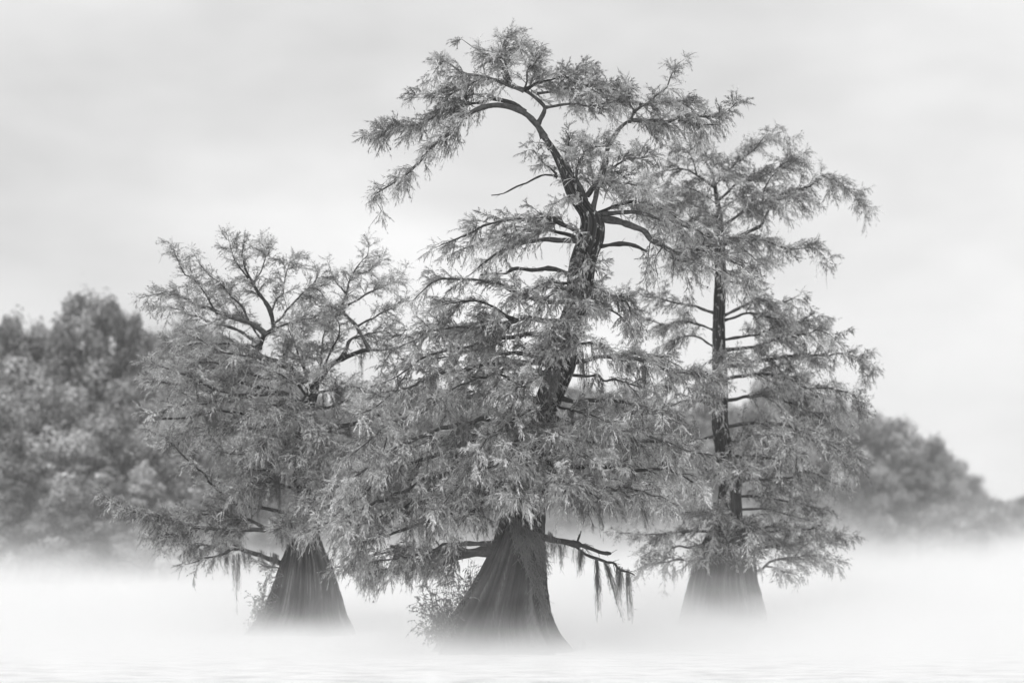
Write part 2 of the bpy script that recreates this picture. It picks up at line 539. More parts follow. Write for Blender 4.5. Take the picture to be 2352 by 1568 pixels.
CL = [  # arching leader and top
    ([(1250, 316), (1236, 290), (1212, 264), (1178, 248), (1131, 242), (1085, 255), (1052, 288), (1010, 322), (968, 364), (926, 410), (867, 448), (878, 486)], (0, -0.9), (0.080, 0.006), .38, .45, 2.0, dict(droop=.55, lift=0.1)),
    ([(1205, 258), (1180, 238), (1127, 228), (1052, 246), (968, 280), (884, 297), (846, 314)], (0, .6), (0.055, 0.006), .20, .58, 1.7, dict(droop=.5)),
    ([(1203, 209), (1169, 196), (1119, 179), (1052, 158), (1012, 142), (995, 170)], (0, -.5), (0.045, 0.006), .15, .62, 1.25, dict(droop=.5)),
    ([(1169, 194), (1148, 142), (1102, 116), (1062, 95)], (0, .4), (0.035, 0.005), .2, .55, 1.1, {}),
    ([(1172, 190), (1157, 121), (1165, 78), (1190, 88)], (0, -.3), (0.035, 0.005), .2, .5, 1.5, dict(tone=.15)),
    ([(1236, 284), (1253, 247), (1211, 209), (1172, 194)], (0, 0), (0.055, 0.035), .9, .4, .6, {}),
    ([(1205, 209), (1241, 188), (1304, 171), (1338, 150)], (0, .8), (0.04, 0.006), .1, .6, 1.3, {}),
    ([(1205, 205), (1215, 150), (1232, 120)], (0, -.6), (0.03, 0.005), .15, .6, 1.3, {}),
    ([(1253, 247), (1304, 238), (1346, 246), (1400, 236), (1440, 220)], (0, -.7), (0.04, 0.006), .25, .62, 1.25, dict(droop=.45)),
    ([(1235, 215), (1300, 205), (1370, 195), (1430, 200)], (.1, 1.0), (0.035, 0.006), .1, .65, 1.2, {}),
    # right leader
    ([(1358, 490), (1379, 406), (1404, 322), (1446, 280), (1530, 281), (1589, 268), (1661, 262), (1688, 232)], (0, -.6), (0.075, 0.007), .60, .55, 1.5, dict(droop=.4)),
    ([(1446, 281), (1456, 258), (1440, 235), (1400, 225)], (-.3, .4), (0.04, 0.006), .2, .6, 1.3, {}),
    ([(1456, 258), (1500, 225), (1526, 204), (1552, 154), (1572, 138)], (-.3, .2), (0.035, 0.004), .1, .42, 1.0, dict(leaf=.8)),
    ([(1470, 240), (1540, 238), (1600, 240)], (-.2, .8), (0.03, 0.006), .0, .55, 1.4, dict(droop=.45)),
    ([(1560, 276), (1610, 285), (1650, 290)], (-.4, -.9), (0.03, 0.006), .0, .42, 1.3, dict(droop=.8, cones=.12)),
    # middle knot of foliage right of the leader
    ([(1345, 460), (1330, 400), (1345, 345), (1400, 335)], (0, -.8), (0.05, 0.006), .2, .62, 1.6, dict(tone=.12)),
    ([(1350, 450), (1390, 400), (1440, 365), (1490, 360)], (0, .6), (0.045, 0.006), .15, .62, 1.5, {}),
    ([(1345, 450), (1375, 420), (1420, 420), (1470, 430)], (0, -1.1), (0.045, 0.006), .15, .62, 1.6, dict(tone=.1)),
    ([(1325, 440), (1310, 390), (1300, 340), (1330, 315)], (0, .9), (0.04, 0.006), .2, .5, 1.2, {}),
    ([(1278, 400), (1250, 375), (1230, 350), (1215, 345)], (0, -.4), (0.03, 0.005), .3, .38, 1.1, dict(droop=.6)),
    ([(1330, 465), (1300, 455), (1270, 470)], (0, -.8), (0.03, 0.005), .2, .4, .9, dict(droop=.7, cones=.2)),
    # left mid pads
    ([(1340, 540), (1274, 505), (1236, 508), (1180, 505), (1127, 511), (1072, 540), (1000, 568)], (0, -1.0), (0.06, 0.006), .15, .75, 1.35, dict(droop=.42)),
    ([(1335, 556), (1274, 552), (1220, 553), (1178, 563), (1136, 582), (1094, 614), (1064, 650)], (0, .3), (0.065, 0.006), .25, .5, .9, dict(droop=.5)),
    ([(1335, 550), (1260, 530), (1180, 535), (1090, 560), (1030, 590)], (0, 1.4), (0.05, 0.006), .15, .7, 1.2, dict(droop=.45)),
    ([(1320, 650), (1265, 650), (1225, 665), (1190, 695)], (0, -.6), (0.035, 0.005), .15, .55, 1.1, dict(droop=.6)),
    # right mid
    ([(1378, 503), (1430, 511), (1472, 532), (1514, 562), (1560, 580), (1598, 572), (1673, 596), (1725, 630)], (0, -1.4), (0.085, 0.008), .40, .75, 1.5, dict(droop=.5, cones=.06)),
    ([(1378, 493), (1430, 490), (1500, 500), (1570, 520), (1640, 545), (1690, 545)], (0, -.6), (0.06, 0.007), .15, .72, 1.5, dict(droop=.45, tone=.06)),
    ([(1375, 490), (1420, 470), (1480, 465), (1540, 490), (1590, 520)], (0, .9), (0.05, 0.007), .1, .72, 1.4, dict(droop=.4)),
    ([(1540, 590), (1600, 610), (1660, 625), (1715, 645)], (-.9, -1.9), (0.035, 0.006), .1, .6, 1.4, dict(droop=.6)),
    ([(1520, 568), (1500, 605), (1515, 640)], (-.8, -.9), (0.02, 0.004), .2, .35, 1.0, dict(droop=.9, cones=.25, leaf=.6)),
    # trunk pads between
    ([(1335, 660), (1380, 668), (1430, 690), (1472, 742)], (0, -.8), (0.045, 0.006), .1, .72, 1.5, dict(droop=.5)),
    ([(1330, 690), (1375, 700), (1420, 725), (1455, 760)], (0, .9), (0.04, 0.006), .1, .65, 1.2, dict(droop=.5)),
    ([(1325, 690), (1330, 690), (1345, 705)], (-.2, -1.6), (0.04, 0.006), .15, .65, 1.5, dict(droop=.45)),
    ([(1300, 770), (1310, 765), (1330, 775)], (-.2, -1.9), (0.045, 0.006), .15, .65, 1.5, dict(droop=.5)),
    ([(1320, 640), (1345, 610), (1380, 600)], (-.1, .9), (0.03, 0.005), .2, .5, 1.0, {}),
    ([(1300, 790), (1350, 790), (1400, 800)], (0, -1.2), (0.04, 0.006), .2, .6, 1.1, dict(droop=.6)),
    # right arm at 820
    ([(1290, 838), (1342, 826), (1409, 821), (1472, 826), (1535, 848), (1598, 860), (1648, 868)], (0, -1.2), (0.07, 0.007), .3, .72, 1.5, dict(droop=.5)),
    ([(1409, 821), (1460, 812), (1520, 822), (1560, 850)], (-.5, .4), (0.035, 0.006), .1, .6, 1.5, dict(droop=.5)),
    ([(1300, 860), (1370, 868), (1440, 880), (1500, 890)], (0, 1.3), (0.04, 0.006), .3, .6, .9, dict(droop=.7)),
    # right lower
    ([(1275, 910), (1320, 920), (1367, 921), (1440, 925), (1510, 945), (1562, 975)], (0, -1.8), (0.06, 0.007), .35, .75, 1.5, dict(droop=.5, tone=.1)),
    ([(1250, 950), (1330, 975), (1420, 985), (1510, 1010), (1590, 1035)], (0, -2.6), (0.06, 0.007), .3, .78, 1.5, dict(droop=.55, tone=.08)),
    ([(1240, 1000), (1340, 1010), (1450, 1010), (1560, 1020), (1645, 1050)], (0, -1.2), (0.065, 0.007), .3, .8, 1.5, dict(droop=.55)),
    ([(1235, 1060), (1330, 1070), (1430, 1075), (1540, 1085), (1610, 1130)], (0, -2.2), (0.065, 0.007), .3, .78, 1.5, dict(droop=.6, tone=.06)),
    ([(1240, 1110), (1320, 1110), (1400, 1120), (1480, 1130), (1560, 1160)], (0, -3.0), (0.05, 0.006), .25, .7, 1.3, dict(droop=.65, tone=.1)),
    ([(1240, 960), (1320, 985), (1400, 1010), (1500, 1050)], (0, 2.2), (0.055, 0.007), .2, .8, 1.1, dict(droop=.5)),
    ([(1240, 1080), (1330, 1090), (1420, 1100), (1500, 1110)], (0, 2.0), (0.05, 0.007), .3, .7, .9, dict(droop=.5)),
    # towards the viewer, over the bole
    ([(1225, 950), (1215, 965), (1190, 1010), (1170, 1060)], (0, -3.4), (0.06, 0.007), .25, .85, 1.6, dict(droop=.6, tone=.05)),
    ([(1220, 1020), (1240, 1040), (1280, 1080), (1310, 1120)], (0, -3.6), (0.06, 0.007), .25, .85, 1.6, dict(droop=.6, tone=.1)),
    ([(1205, 1080), (1190, 1085), (1180, 1110), (1200, 1140)], (0, -3.4), (0.055, 0.007), .3, .75, 1.4, dict(droop=.7, tone=.1)),
    ([(1280, 850), (1260, 850), (1220, 870), (1180, 900)], (0, -2.8), (0.055, 0.007), .25, .8, 1.5, dict(droop=.6)),
    ([(1230, 980), (1260, 985), (1290, 1000)], (0, -2.8), (0.05, 0.006), .3, .75, 1.3, dict(droop=.6)),
    ([(1210, 1120), (1150, 1130), (1100, 1160), (1060, 1190)], (0, -3.2), (0.05, 0.006), .25, .8, 1.5, dict(droop=.7, tone=.06)),
    ([(1215, 1110), (1270, 1125), (1330, 1130), (1390, 1150)], (0, -3.0), (0.045, 0.006), .2, .75, 1.4, dict(droop=.6, tone=.12)),
    # great left skirt
    ([(1330, 690), (1250, 692), (1160, 660), (1080, 645), (1010, 645), (945, 690)], (0, -1.6), (0.06, 0.006), .28, .8, 1.15, dict(droop=.45, tone=.08)),
    ([(1300, 740), (1200, 735), (1100, 745), (1000, 760), (910, 800)], (0, -2.2), (0.065, 0.007), .2, .85, 1.25, dict(droop=.5)),
    ([(1295, 770), (1200, 770), (1080, 790), (980, 820), (890, 880)], (0, -.4), (0.065, 0.007), .2, .85, 1.1, dict(droop=.5)),
    ([(1280, 840), (1180, 830), (1050, 850), (930, 890), (830, 950)], (0, -2.8), (0.07, 0.007), .2, .9, 1.25, dict(droop=.55, tone=.04)),
    ([(1280, 830), (1170, 810), (1060, 810), (960, 840)], (0, 1.6), (0.06, 0.007), .2, .85, 1.0, dict(droop=.5)),
    ([(1250, 920), (1130, 905), (1000, 930), (890, 980), (800, 1050)], (0, -2.0), (0.075, 0.007), .2, .9, 1.3, dict(droop=.55)),
    ([(1235, 970), (1110, 965), (970, 1000), (860, 1060), (780, 1120)], (0, -3.4), (0.075, 0.007), .2, .9, 1.3, dict(droop=.6, tone=.04)),
    ([(1220, 1020), (1100, 1015), (960, 1055), (850, 1120), (765, 1185)], (0, -2.4), (0.075, 0.007), .2, .9, 1.3, dict(droop=.6)),
    ([(1215, 1060), (1090, 1070), (960, 1110), (830, 1170), (700, 1222)], (0, -3.8), (0.08, 0.007), .22, .85, 1.4, dict(droop=.6, tone=.1)),
    ([(1205, 1110), (1090, 1120), (970, 1150), (850, 1195), (740, 1215)], (0, -1.6), (0.075, 0.007), .2, .85, 1.2, dict(droop=.6)),
    ([(1185, 1150), (1090, 1165), (990, 1195), (890, 1230), (780, 1255)], (0, -2.9), (0.07, 0.007), .2, .8, 1.3, dict(droop=.7, tone=.05)),
    ([(1225, 1000), (1120, 990), (1000, 1010), (900, 1050)], (0, 2.2), (0.06, 0.007), .2, .85, .9, dict(droop=.5)),
    ([(1210, 1110), (1110, 1100), (1000, 1120), (900, 1160)], (0, 2.0), (0.06, 0.007), .2, .8, .9, dict(droop=.5)),
    ([(1135, 1262), (1065, 1273), (1020, 1290), (950, 1305), (860, 1310), (770, 1300)], (0, -1.0), (0.13, 0.012), .22, .6, 2.2, dict(droop=.6, lift=.1)),
    ([(1110, 1268), (1040, 1262), (960, 1262), (880, 1272), (800, 1280)], (-.4, -1.8), (0.04, 0.006), .1, .6, 1.6, dict(droop=.6)),
    ([(1140, 1245), (1070, 1248), (1000, 1262), (930, 1280), (850, 1285)], (-.2, -2.2), (0.07, 0.008), .3, .55, 1.3, dict(droop=.7)),
    ([(1345, 575), (1352, 590), (1365, 605)], (-.1, -.9), (0.025, 0.005), .1, .45, 1.2, dict(droop=.5)),
    ([(1338, 610), (1325, 625), (1315, 650)], (-.1, -.9), (0.025, 0.005), .1, .5, 1.3, dict(droop=.5)),
    ([(1350, 530), (1330, 530), (1310, 545)], (-.1, -.7), (0.022, 0.005), .1, .4, 1.0, dict(droop=.5)),
    ([(1335, 640), (1355, 655), (1385, 665)], (-.1, -1.1), (0.025, 0.005), .1, .5, 1.3, dict(droop=.5)),
    ([(1260, 345), (1250, 330), (1235, 330)], (-.05, -.4), (0.015, 0.004), .1, .3, .8, dict(droop=.6)),
    ([(1330, 720), (1300, 735), (1265, 760)], (-.2, -1.8), (0.04, 0.006), .1, .7, 1.5, dict(droop=.5)),
    ([(1310, 760), (1270, 790), (1230, 815)], (-.2, -2.2), (0.04, 0.006), .1, .75, 1.5, dict(droop=.55)),
    ([(1330, 690), (1300, 665), (1260, 680), (1220, 720)], (-.1, -1.0), (0.04, 0.006), .1, .7, 1.3, dict(droop=.5)),
    ([(1180, 735), (1120, 700), (1060, 690), (1000, 705)], (-1.2, -2.2), (0.04, 0.006), .0, .8, 1.2, dict(droop=.45)),
    ([(1150, 790), (1080, 760), (1000, 745), (940, 760)], (-.6, .8), (0.04, 0.006), .0, .8, 1.1, dict(droop=.45)),
    ([(1200, 880), (1130, 860), (1050, 890), (980, 930)], (-1.4, -3.4), (0.04, 0.006), .0, .8, 1.3, dict(droop=.55)),
    ([(1250, 940), (1200, 950), (1130, 1000), (1090, 1050)], (-1.0, -3.8), (0.04, 0.006), .1, .8, 1.4, dict(droop=.6, tone=.06)),
    ([(1200, 1040), (1130, 1070), (1050, 1120), (1000, 1170)], (-1.0, -4.2), (0.04, 0.006), .1, .8, 1.4, dict(droop=.65, tone=.08)),
    ([(1235, 985), (1300, 1020), (1380, 1060)], (-.5, -3.4), (0.04, 0.006), .1, .8, 1.3, dict(droop=.6, tone=.08)),
    ([(1260, 930), (1330, 945), (1400, 970)], (-.5, -2.8), (0.04, 0.006), .1, .75, 1.3, dict(droop=.55)),
    ([(1160, 120), (1190, 110), (1215, 130)], (0, .5), (0.025, 0.005), .0, .5, 1.4, dict(tone=.1)),
    ([(1110, 178), (1070, 200), (1020, 225), (950, 225)], (-.2, .6), (0.03, 0.005), .0, .5, 1.3, dict(droop=.5)),
    ([(1290, 172), (1330, 195), (1380, 215)], (.4, -.5), (0.03, 0.005), .0, .55, 1.3, {}),
]
for pts, off, r, f0, sub, dens, kw in CL:
    top = pts[-1][1] < 480
    C.limb(pts, off, r, f0 * .8, sub * (1.15 if top else 1.05), dens * (1.55 if top else 1.2), **{'bare': .05 if top else .16, **kw})
# bare limbs
C.limb([(1280, 406), (1253, 402), (1199, 423), (1157, 444), (1130, 448)], (0, -.3), (0.028, 0.012), dead=True, twigs=3, sub=.25)
C.limb([(1320, 640), (1290, 622), (1262, 616), (1220, 621), (1178, 620), (1110, 635)], (0, -.4), (0.065, 0.022), dead=True, twigs=6, sub=.35)
C.limb([(1375, 566), (1430, 561), (1455, 567), (1484, 574)], (0, -.3), (0.055, 0.03), dead=True, twigs=5, sub=.5)
C.limb([(1245, 1232), (1291, 1242), (1320, 1252), (1335, 1256), (1376, 1268), (1405, 1272)], (0, -.6), (0.075, 0.04), dead=True, twigs=10, sub=.5)
C.limb([(1325, 1256), (1345, 1270), (1370, 1283), (1394, 1294), (1411, 1294), (1424, 1306), (1444, 1311), (1455, 1315)], (-.3, -.7), (0.036, 0.013), dead=True, twigs=10, sub=.5)
C.limb([(1325, 1256), (1328, 1240), (1330, 1222)], (-.3, -.35), (0.05, 0.012), dead=True, twigs=2, sub=.2)
C.limb([(1306, 338), (1312, 318), (1302, 298)], (0, -.2), (0.02, 0.012), dead=True, twigs=2, sub=.2)
C.finish()

# ------------------------------------------------------------------ the spreading cypress on the left
A = Tree("bald_cypress", 690, 1460, 71.4,
         "lower broad-crowned cypress with crooked twiggy top and two forked limbs, beside the tallest cypress", "tree",
         "cypresses standing in the lake")
trunk(A.root, A.o, [(1460, 580, 800), (1410, 608, 782), (1373, 622, 778), (1301, 643, 760), (1254, 659, 740), (1200, 678, 727),
                    (1160, 683, 720), (1090, 673, 706), (1020, 676, 706), (960, 689, 714), (920, 702, 727), (882, 713, 735)],
      71.4, M_BARK, [(3, 0.6), (4, 0.5), (7, 0.5), (2, 0.3), (11, 0.25)], 0.22, 0.12, seed=11)
AL = [
    # left crooked limb
    ([(718, 895), (667, 850), (613, 824), (592, 805), (609, 774), (631, 756)], (0, -.6), (0.105, 0.07), .5, .5, .5, {}),
    ([(631, 757), (617, 712), (581, 650), (556, 597), (563, 548)], (-.6, -.8), (0.07, 0.006), .3, .6, .75, {}),
    ([(612, 768), (581, 744), (523, 726), (466, 704), (420, 685), (379, 672), (318, 682)], (-.6, -1.4), (0.075, 0.005), .25, .62, .85, dict(droop=.3)),
    ([(598, 790), (523, 751), (451, 730), (400, 712), (361, 704)], (-.5, .4), (0.05, 0.005), .3, .55, .8, {}),
    ([(500, 722), (451, 650), (415, 614), (394, 562)], (-.9, -1.2), (0.03, 0.004), .15, .55, .8, {}),
    ([(570, 735), (541, 686), (480, 629), (437, 572)], (-.7, -.2), (0.035, 0.004), .2, .55, .8, {}),
    ([(584, 655), (588, 640), (610, 586), (599, 540)], (-.7, -.4), (0.025, 0.004), .2, .5, .85, {}),
    ([(570, 640), (535, 590), (523, 535)], (-.7, -1.1), (0.025, 0.004), .2, .45, .9, {}),
    ([(620, 725), (650, 660), (660, 610), (685, 590)], (-.6, .6), (0.03, 0.004), .2, .6, .85, {}),
    ([(628, 745), (680, 690), (720, 650), (735, 620)], (-.6, -1.2), (0.035, 0.004), .2, .6, .9, {}),
    ([(625, 760), (690, 735), (750, 720)], (-.6, .9), (0.035, 0.005), .15, .6, .8, {}),
    ([(600, 800), (530, 790), (450, 790), (380, 800)], (-.5, 1.2), (0.045, 0.005), .2, .65, .75, {}),
    # right crooked limb
    ([(726, 880), (750, 853), (782, 824), (820, 812), (852, 803)], (0, -.5), (0.085, 0.055), .6, .5, .5, {}),
    ([(850, 805), (826, 758), (790, 715), (793, 679), (811, 632), (844, 586), (847, 554)], (-.5, -.8), (0.06, 0.005), .35, .6, .75, {}),
    ([(792, 715), (739, 701), (700, 680)], (-.6, .2), (0.03, 0.004), .2, .5, .8, {}),
    ([(795, 675), (770, 650), (750, 600)], (-.6, -1.2), (0.025, 0.004), .2, .5, .8, {}),
    ([(815, 628), (850, 620), (880, 600)], (-.6, -.1), (0.025, 0.004), .2, .5, .85, {}),
    ([(800, 700), (850, 670), (900, 650), (938, 620)], (-.6, .5), (0.035, 0.004), .2, .6, .85, {}),
    ([(820, 750), (880, 720), (930, 690)], (-.5, -.9), (0.035, 0.004), .2, .65, .85, {}),
    ([(785, 822), (811, 780), (850, 765), (900, 760)], (-.3, 1.0), (0.06, 0.005), .3, .65, .8, {}),
    ([(852, 803), (890, 800), (940, 800)], (-.5, -.8), (0.035, 0.005), .2, .6, .8, {}),
    # middle
    ([(715, 900), (700, 850), (690, 790), (700, 740)], (0, .8), (0.06, 0.005), .25, .7, .8, {}),
    ([(720, 890), (740, 830), (745, 770), (760, 730)], (0, 1.2), (0.06, 0.005), .25, .7, .8, {}),
    ([(712, 920), (680, 880), (640, 860), (600, 850)], (0, -1.8), (0.05, 0.005), .25, .75, .95, {}),
    # left sweep
    ([(700, 925), (632, 899), (577, 910), (523, 908), (470, 880), (422, 859), (345, 832)], (0, -1.6), (0.10, 0.006), .32, .7, .9, dict(droop=.3)),
    ([(640, 900), (560, 880), (480, 870), (400, 880), (340, 870)], (-.5, .8), (0.06, 0.006), .25, .75, .85, dict(droop=.35)),
    ([(577, 910), (500, 925), (420, 930), (345, 950)], (-.5, -1.8), (0.05, 0.005), .2, .7, .9, dict(droop=.35)),
    ([(695, 960), (640, 955), (560, 960), (480, 985)], (0, -1.0), (0.05, 0.006), .3, .7, .9, dict(droop=.45)),
    ([(700, 940), (640, 930), (590, 945)], (0, -2.4), (0.05, 0.006), .3, .8, 1.1, dict(droop=.5)),
    ([(705, 990), (660, 1000), (620, 1010), (590, 1030)], (0, -2.4), (0.05, 0.006), .3, .75, 1.1, dict(droop=.6)),
    ([(690, 1020), (640, 1010), (595, 988), (560, 985)], (0, -1.2), (0.06, 0.006), .3, .7, 1.0, dict(droop=.5)),
    ([(695, 1060), (740, 1040), (800, 1030)], (0, -2.0), (0.05, 0.006), .25, .8, 1.1, dict(droop=.5)),
    ([(705, 990), (740, 982), (840, 967), (883, 942), (901, 888)], (0, -.8), (0.09, 0.01), .45, .65, .9, {}),
    ([(710, 940), (770, 930), (830, 900), (880, 870)], (0, .9), (0.06, 0.006), .3, .75, .9, {}),
    ([(700, 1010), (760, 990), (830, 1010), (900, 1030)], (0, 1.4), (0.06, 0.006), .3, .75, .8, {}),
    # lower left
    ([(680, 1180), (574, 1164), (523, 1142), (469, 1092), (415, 1038), (379, 1002), (340, 990)], (0, -1.3), (0.055, 0.005), .3, .55, .65, dict(droop=.35)),
    ([(685, 1130), (640, 1110), (590, 1110), (540, 1130)], (0, -2.2), (0.045, 0.005), .25, .7, 1.1, dict(droop=.6)),
    ([(690, 1090), (740, 1100), (790, 1120), (840, 1140)], (0, -2.0), (0.05, 0.006), .25, .75, 1.2, dict(droop=.5)),
    ([(690, 1130), (700, 1140), (720, 1160)], (-.2, -2.6), (0.05, 0.006), .25, .75, 1.3, dict(droop=.55)),
    ([(690, 1170), (740, 1180), (800, 1190)], (0, -1.2), (0.045, 0.006), .25, .7, 1.1, dict(droop=.5)),
    ([(690, 1190), (670, 1200), (640, 1215)], (-.2, -2.2), (0.045, 0.006), .25, .65, 1.2, dict(droop=.5)),
    ([(680, 1225), (631, 1220), (541, 1214), (451, 1211), (379, 1190), (289, 1172)], (0, -1.6), (0.075, 0.006), .25, .6, 1.2, dict(droop=.45)),
    ([(480, 1212), (420, 1225), (380, 1235), (350, 1245)], (-1.0, -1.8), (0.03, 0.005), .1, .5, 1.1, dict(droop=.6)),
    ([(630, 1220), (560, 1195), (480, 1180), (400, 1180)], (-.4, .6), (0.05, 0.005), .2, .65, 1.0, dict(droop=.4)),
    ([(400, 1195), (330, 1180), (280, 1165), (235, 1135)], (-1.2, -1.9), (0.022, 0.004), .0, .35, .9, dict(droop=.5)),
    ([(656, 1300), (625, 1285), (595, 1272), (541, 1261), (487, 1278), (428, 1298)], (0, -1.4), (0.075, 0.005), .4, .45, .7, dict(droop=.5)),
    ([(600, 1274), (555, 1258), (509, 1250), (450, 1248), (408, 1246)], (-.5, -.2), (0.035, 0.005), .3, .45, .8, dict(droop=.5)),
    ([(652, 1310), (620, 1300), (590, 1290)], (0, -.6), (0.025, 0.005), .3, .4, .6, {}),
    ([(660, 1000), (600, 1030), (540, 1040), (470, 1030)], (-.3, -1.4), (0.04, 0.005), .1, .75, .8, dict(droop=.5)),
    ([(680, 960), (600, 985), (530, 990), (450, 985), (390, 1000)], (-.2, .9), (0.05, 0.005), .2, .7, .7, dict(droop=.4)),
    ([(650, 870), (580, 860), (520, 840), (440, 835), (370, 850)], (-.3, -.9), (0.045, 0.005), .1, .75, .8, dict(droop=.4)),
    ([(640, 830), (570, 820), (500, 800), (430, 770)], (-.5, -1.9), (0.04, 0.005), .1, .7, .8, {}),
    ([(600, 780), (540, 700), (500, 670)], (-.5, 1.0), (0.035, 0.004), .2, .7, .8, {}),
    ([(710, 880), (680, 800), (660, 740)], (-.1, -1.3), (0.04, 0.004), .2, .75, .8, {}),
    ([(740, 850), (780, 760), (760, 700)], (0, -1.5), (0.04, 0.004), .2, .75, .8, {}),
    ([(690, 1060), (630, 1060), (570, 1080), (520, 1100)], (-.2, 1.0), (0.045, 0.005), .2, .7, .8, dict(droop=.4)),
    ([(715, 900), (705, 905), (690, 930), (680, 960)], (-.1, -1.7), (0.04, 0.005), .2, .75, 1.0, dict(droop=.5)),
    ([(700, 950), (720, 970), (735, 1000)], (-.1, -1.8), (0.04, 0.005), .2, .7, 1.0, dict(droop=.5)),
    ([(695, 1000), (690, 1020), (680, 1050)], (-.1, -2.0), (0.04, 0.005), .2, .75, 1.1, dict(droop=.5)),
    ([(690, 1060), (715, 1080), (740, 1110)], (-.1, -1.9), (0.04, 0.005), .2, .75, 1.1, dict(droop=.5)),
    ([(700, 1150), (690, 1165), (670, 1190)], (-.1, -1.6), (0.04, 0.005), .2, .7, 1.0, dict(droop=.5)),
    ([(720, 880), (735, 870), (750, 850)], (-.1, -1.5), (0.04, 0.005), .2, .8, .9, {}),
    ([(660, 850), (650, 810), (655, 780)], (-.4, -1.2), (0.035, 0.005), .2, .75, .9, {}),
    ([(700, 920), (740, 900), (800, 890), (850, 900)], (-.2, -1.8), (0.045, 0.005), .2, .75, .9, dict(droop=.4)),
]
for pts, off, r, f0, sub, dens, kw in AL:
    A.limb(pts, off, r, f0, sub * 1.2, dens * 2.9, **{'leaf': .70, 'lsize': .95, 'lwid': 1.0, 'bare': .32, 'cones': .06, 'tone': 0, **kw})
A.limb([(620, 952), (560, 948), (487, 944), (430, 957), (365, 960)], (0, -1.2), (0.05, 0.02), dead=True, twigs=10, sub=.6)
A.limb([(684, 1118), (650, 1118), (600, 1114), (563, 1110)], (0, -1.0), (0.035, 0.018), dead=True, twigs=6, sub=.4)
A.limb([(620, 1080), (590, 1077), (555, 1076)], (-.8, -1.0), (0.028, 0.015), dead=True, twigs=3, sub=.3)
A.finish()

# ------------------------------------------------------------------ the hazier cypress on the right
B = Tree("bald_cypress", 1662, 1440, 77.0,
         "slender straight cypress with mottled upper trunk, paler in mist, right of the leaning cypress", "tree",
         "cypresses standing in the lake")
B.root["label"] = "slender straight cypress with mottled upper trunk and bottle-shaped base, softer in the mist"
trunk(B.root, B.o, [(1441, 1562, 1762), (1385, 1573, 1751), (1331, 1585, 1739), (1295, 1592, 1736), (1268, 1600, 1730), (1240, 1616, 1720), (1205, 1636, 1708),
                    (1160, 1648, 1703), (1090, 1650, 1698), (980, 1636, 1674), (900, 1636, 1672), (820, 1636, 1668), (739, 1637, 1665),
                    (655, 1641, 1668), (571, 1642, 1666), (500, 1645, 1660), (440, 1639, 1649), (407, 1637, 1644)],
      77.0, M_BARK_LICHEN, [(3, 0.4), (5, 0.5), (8, 0.6), (2, 0.3)], 0.13, 0.09, seed=21)
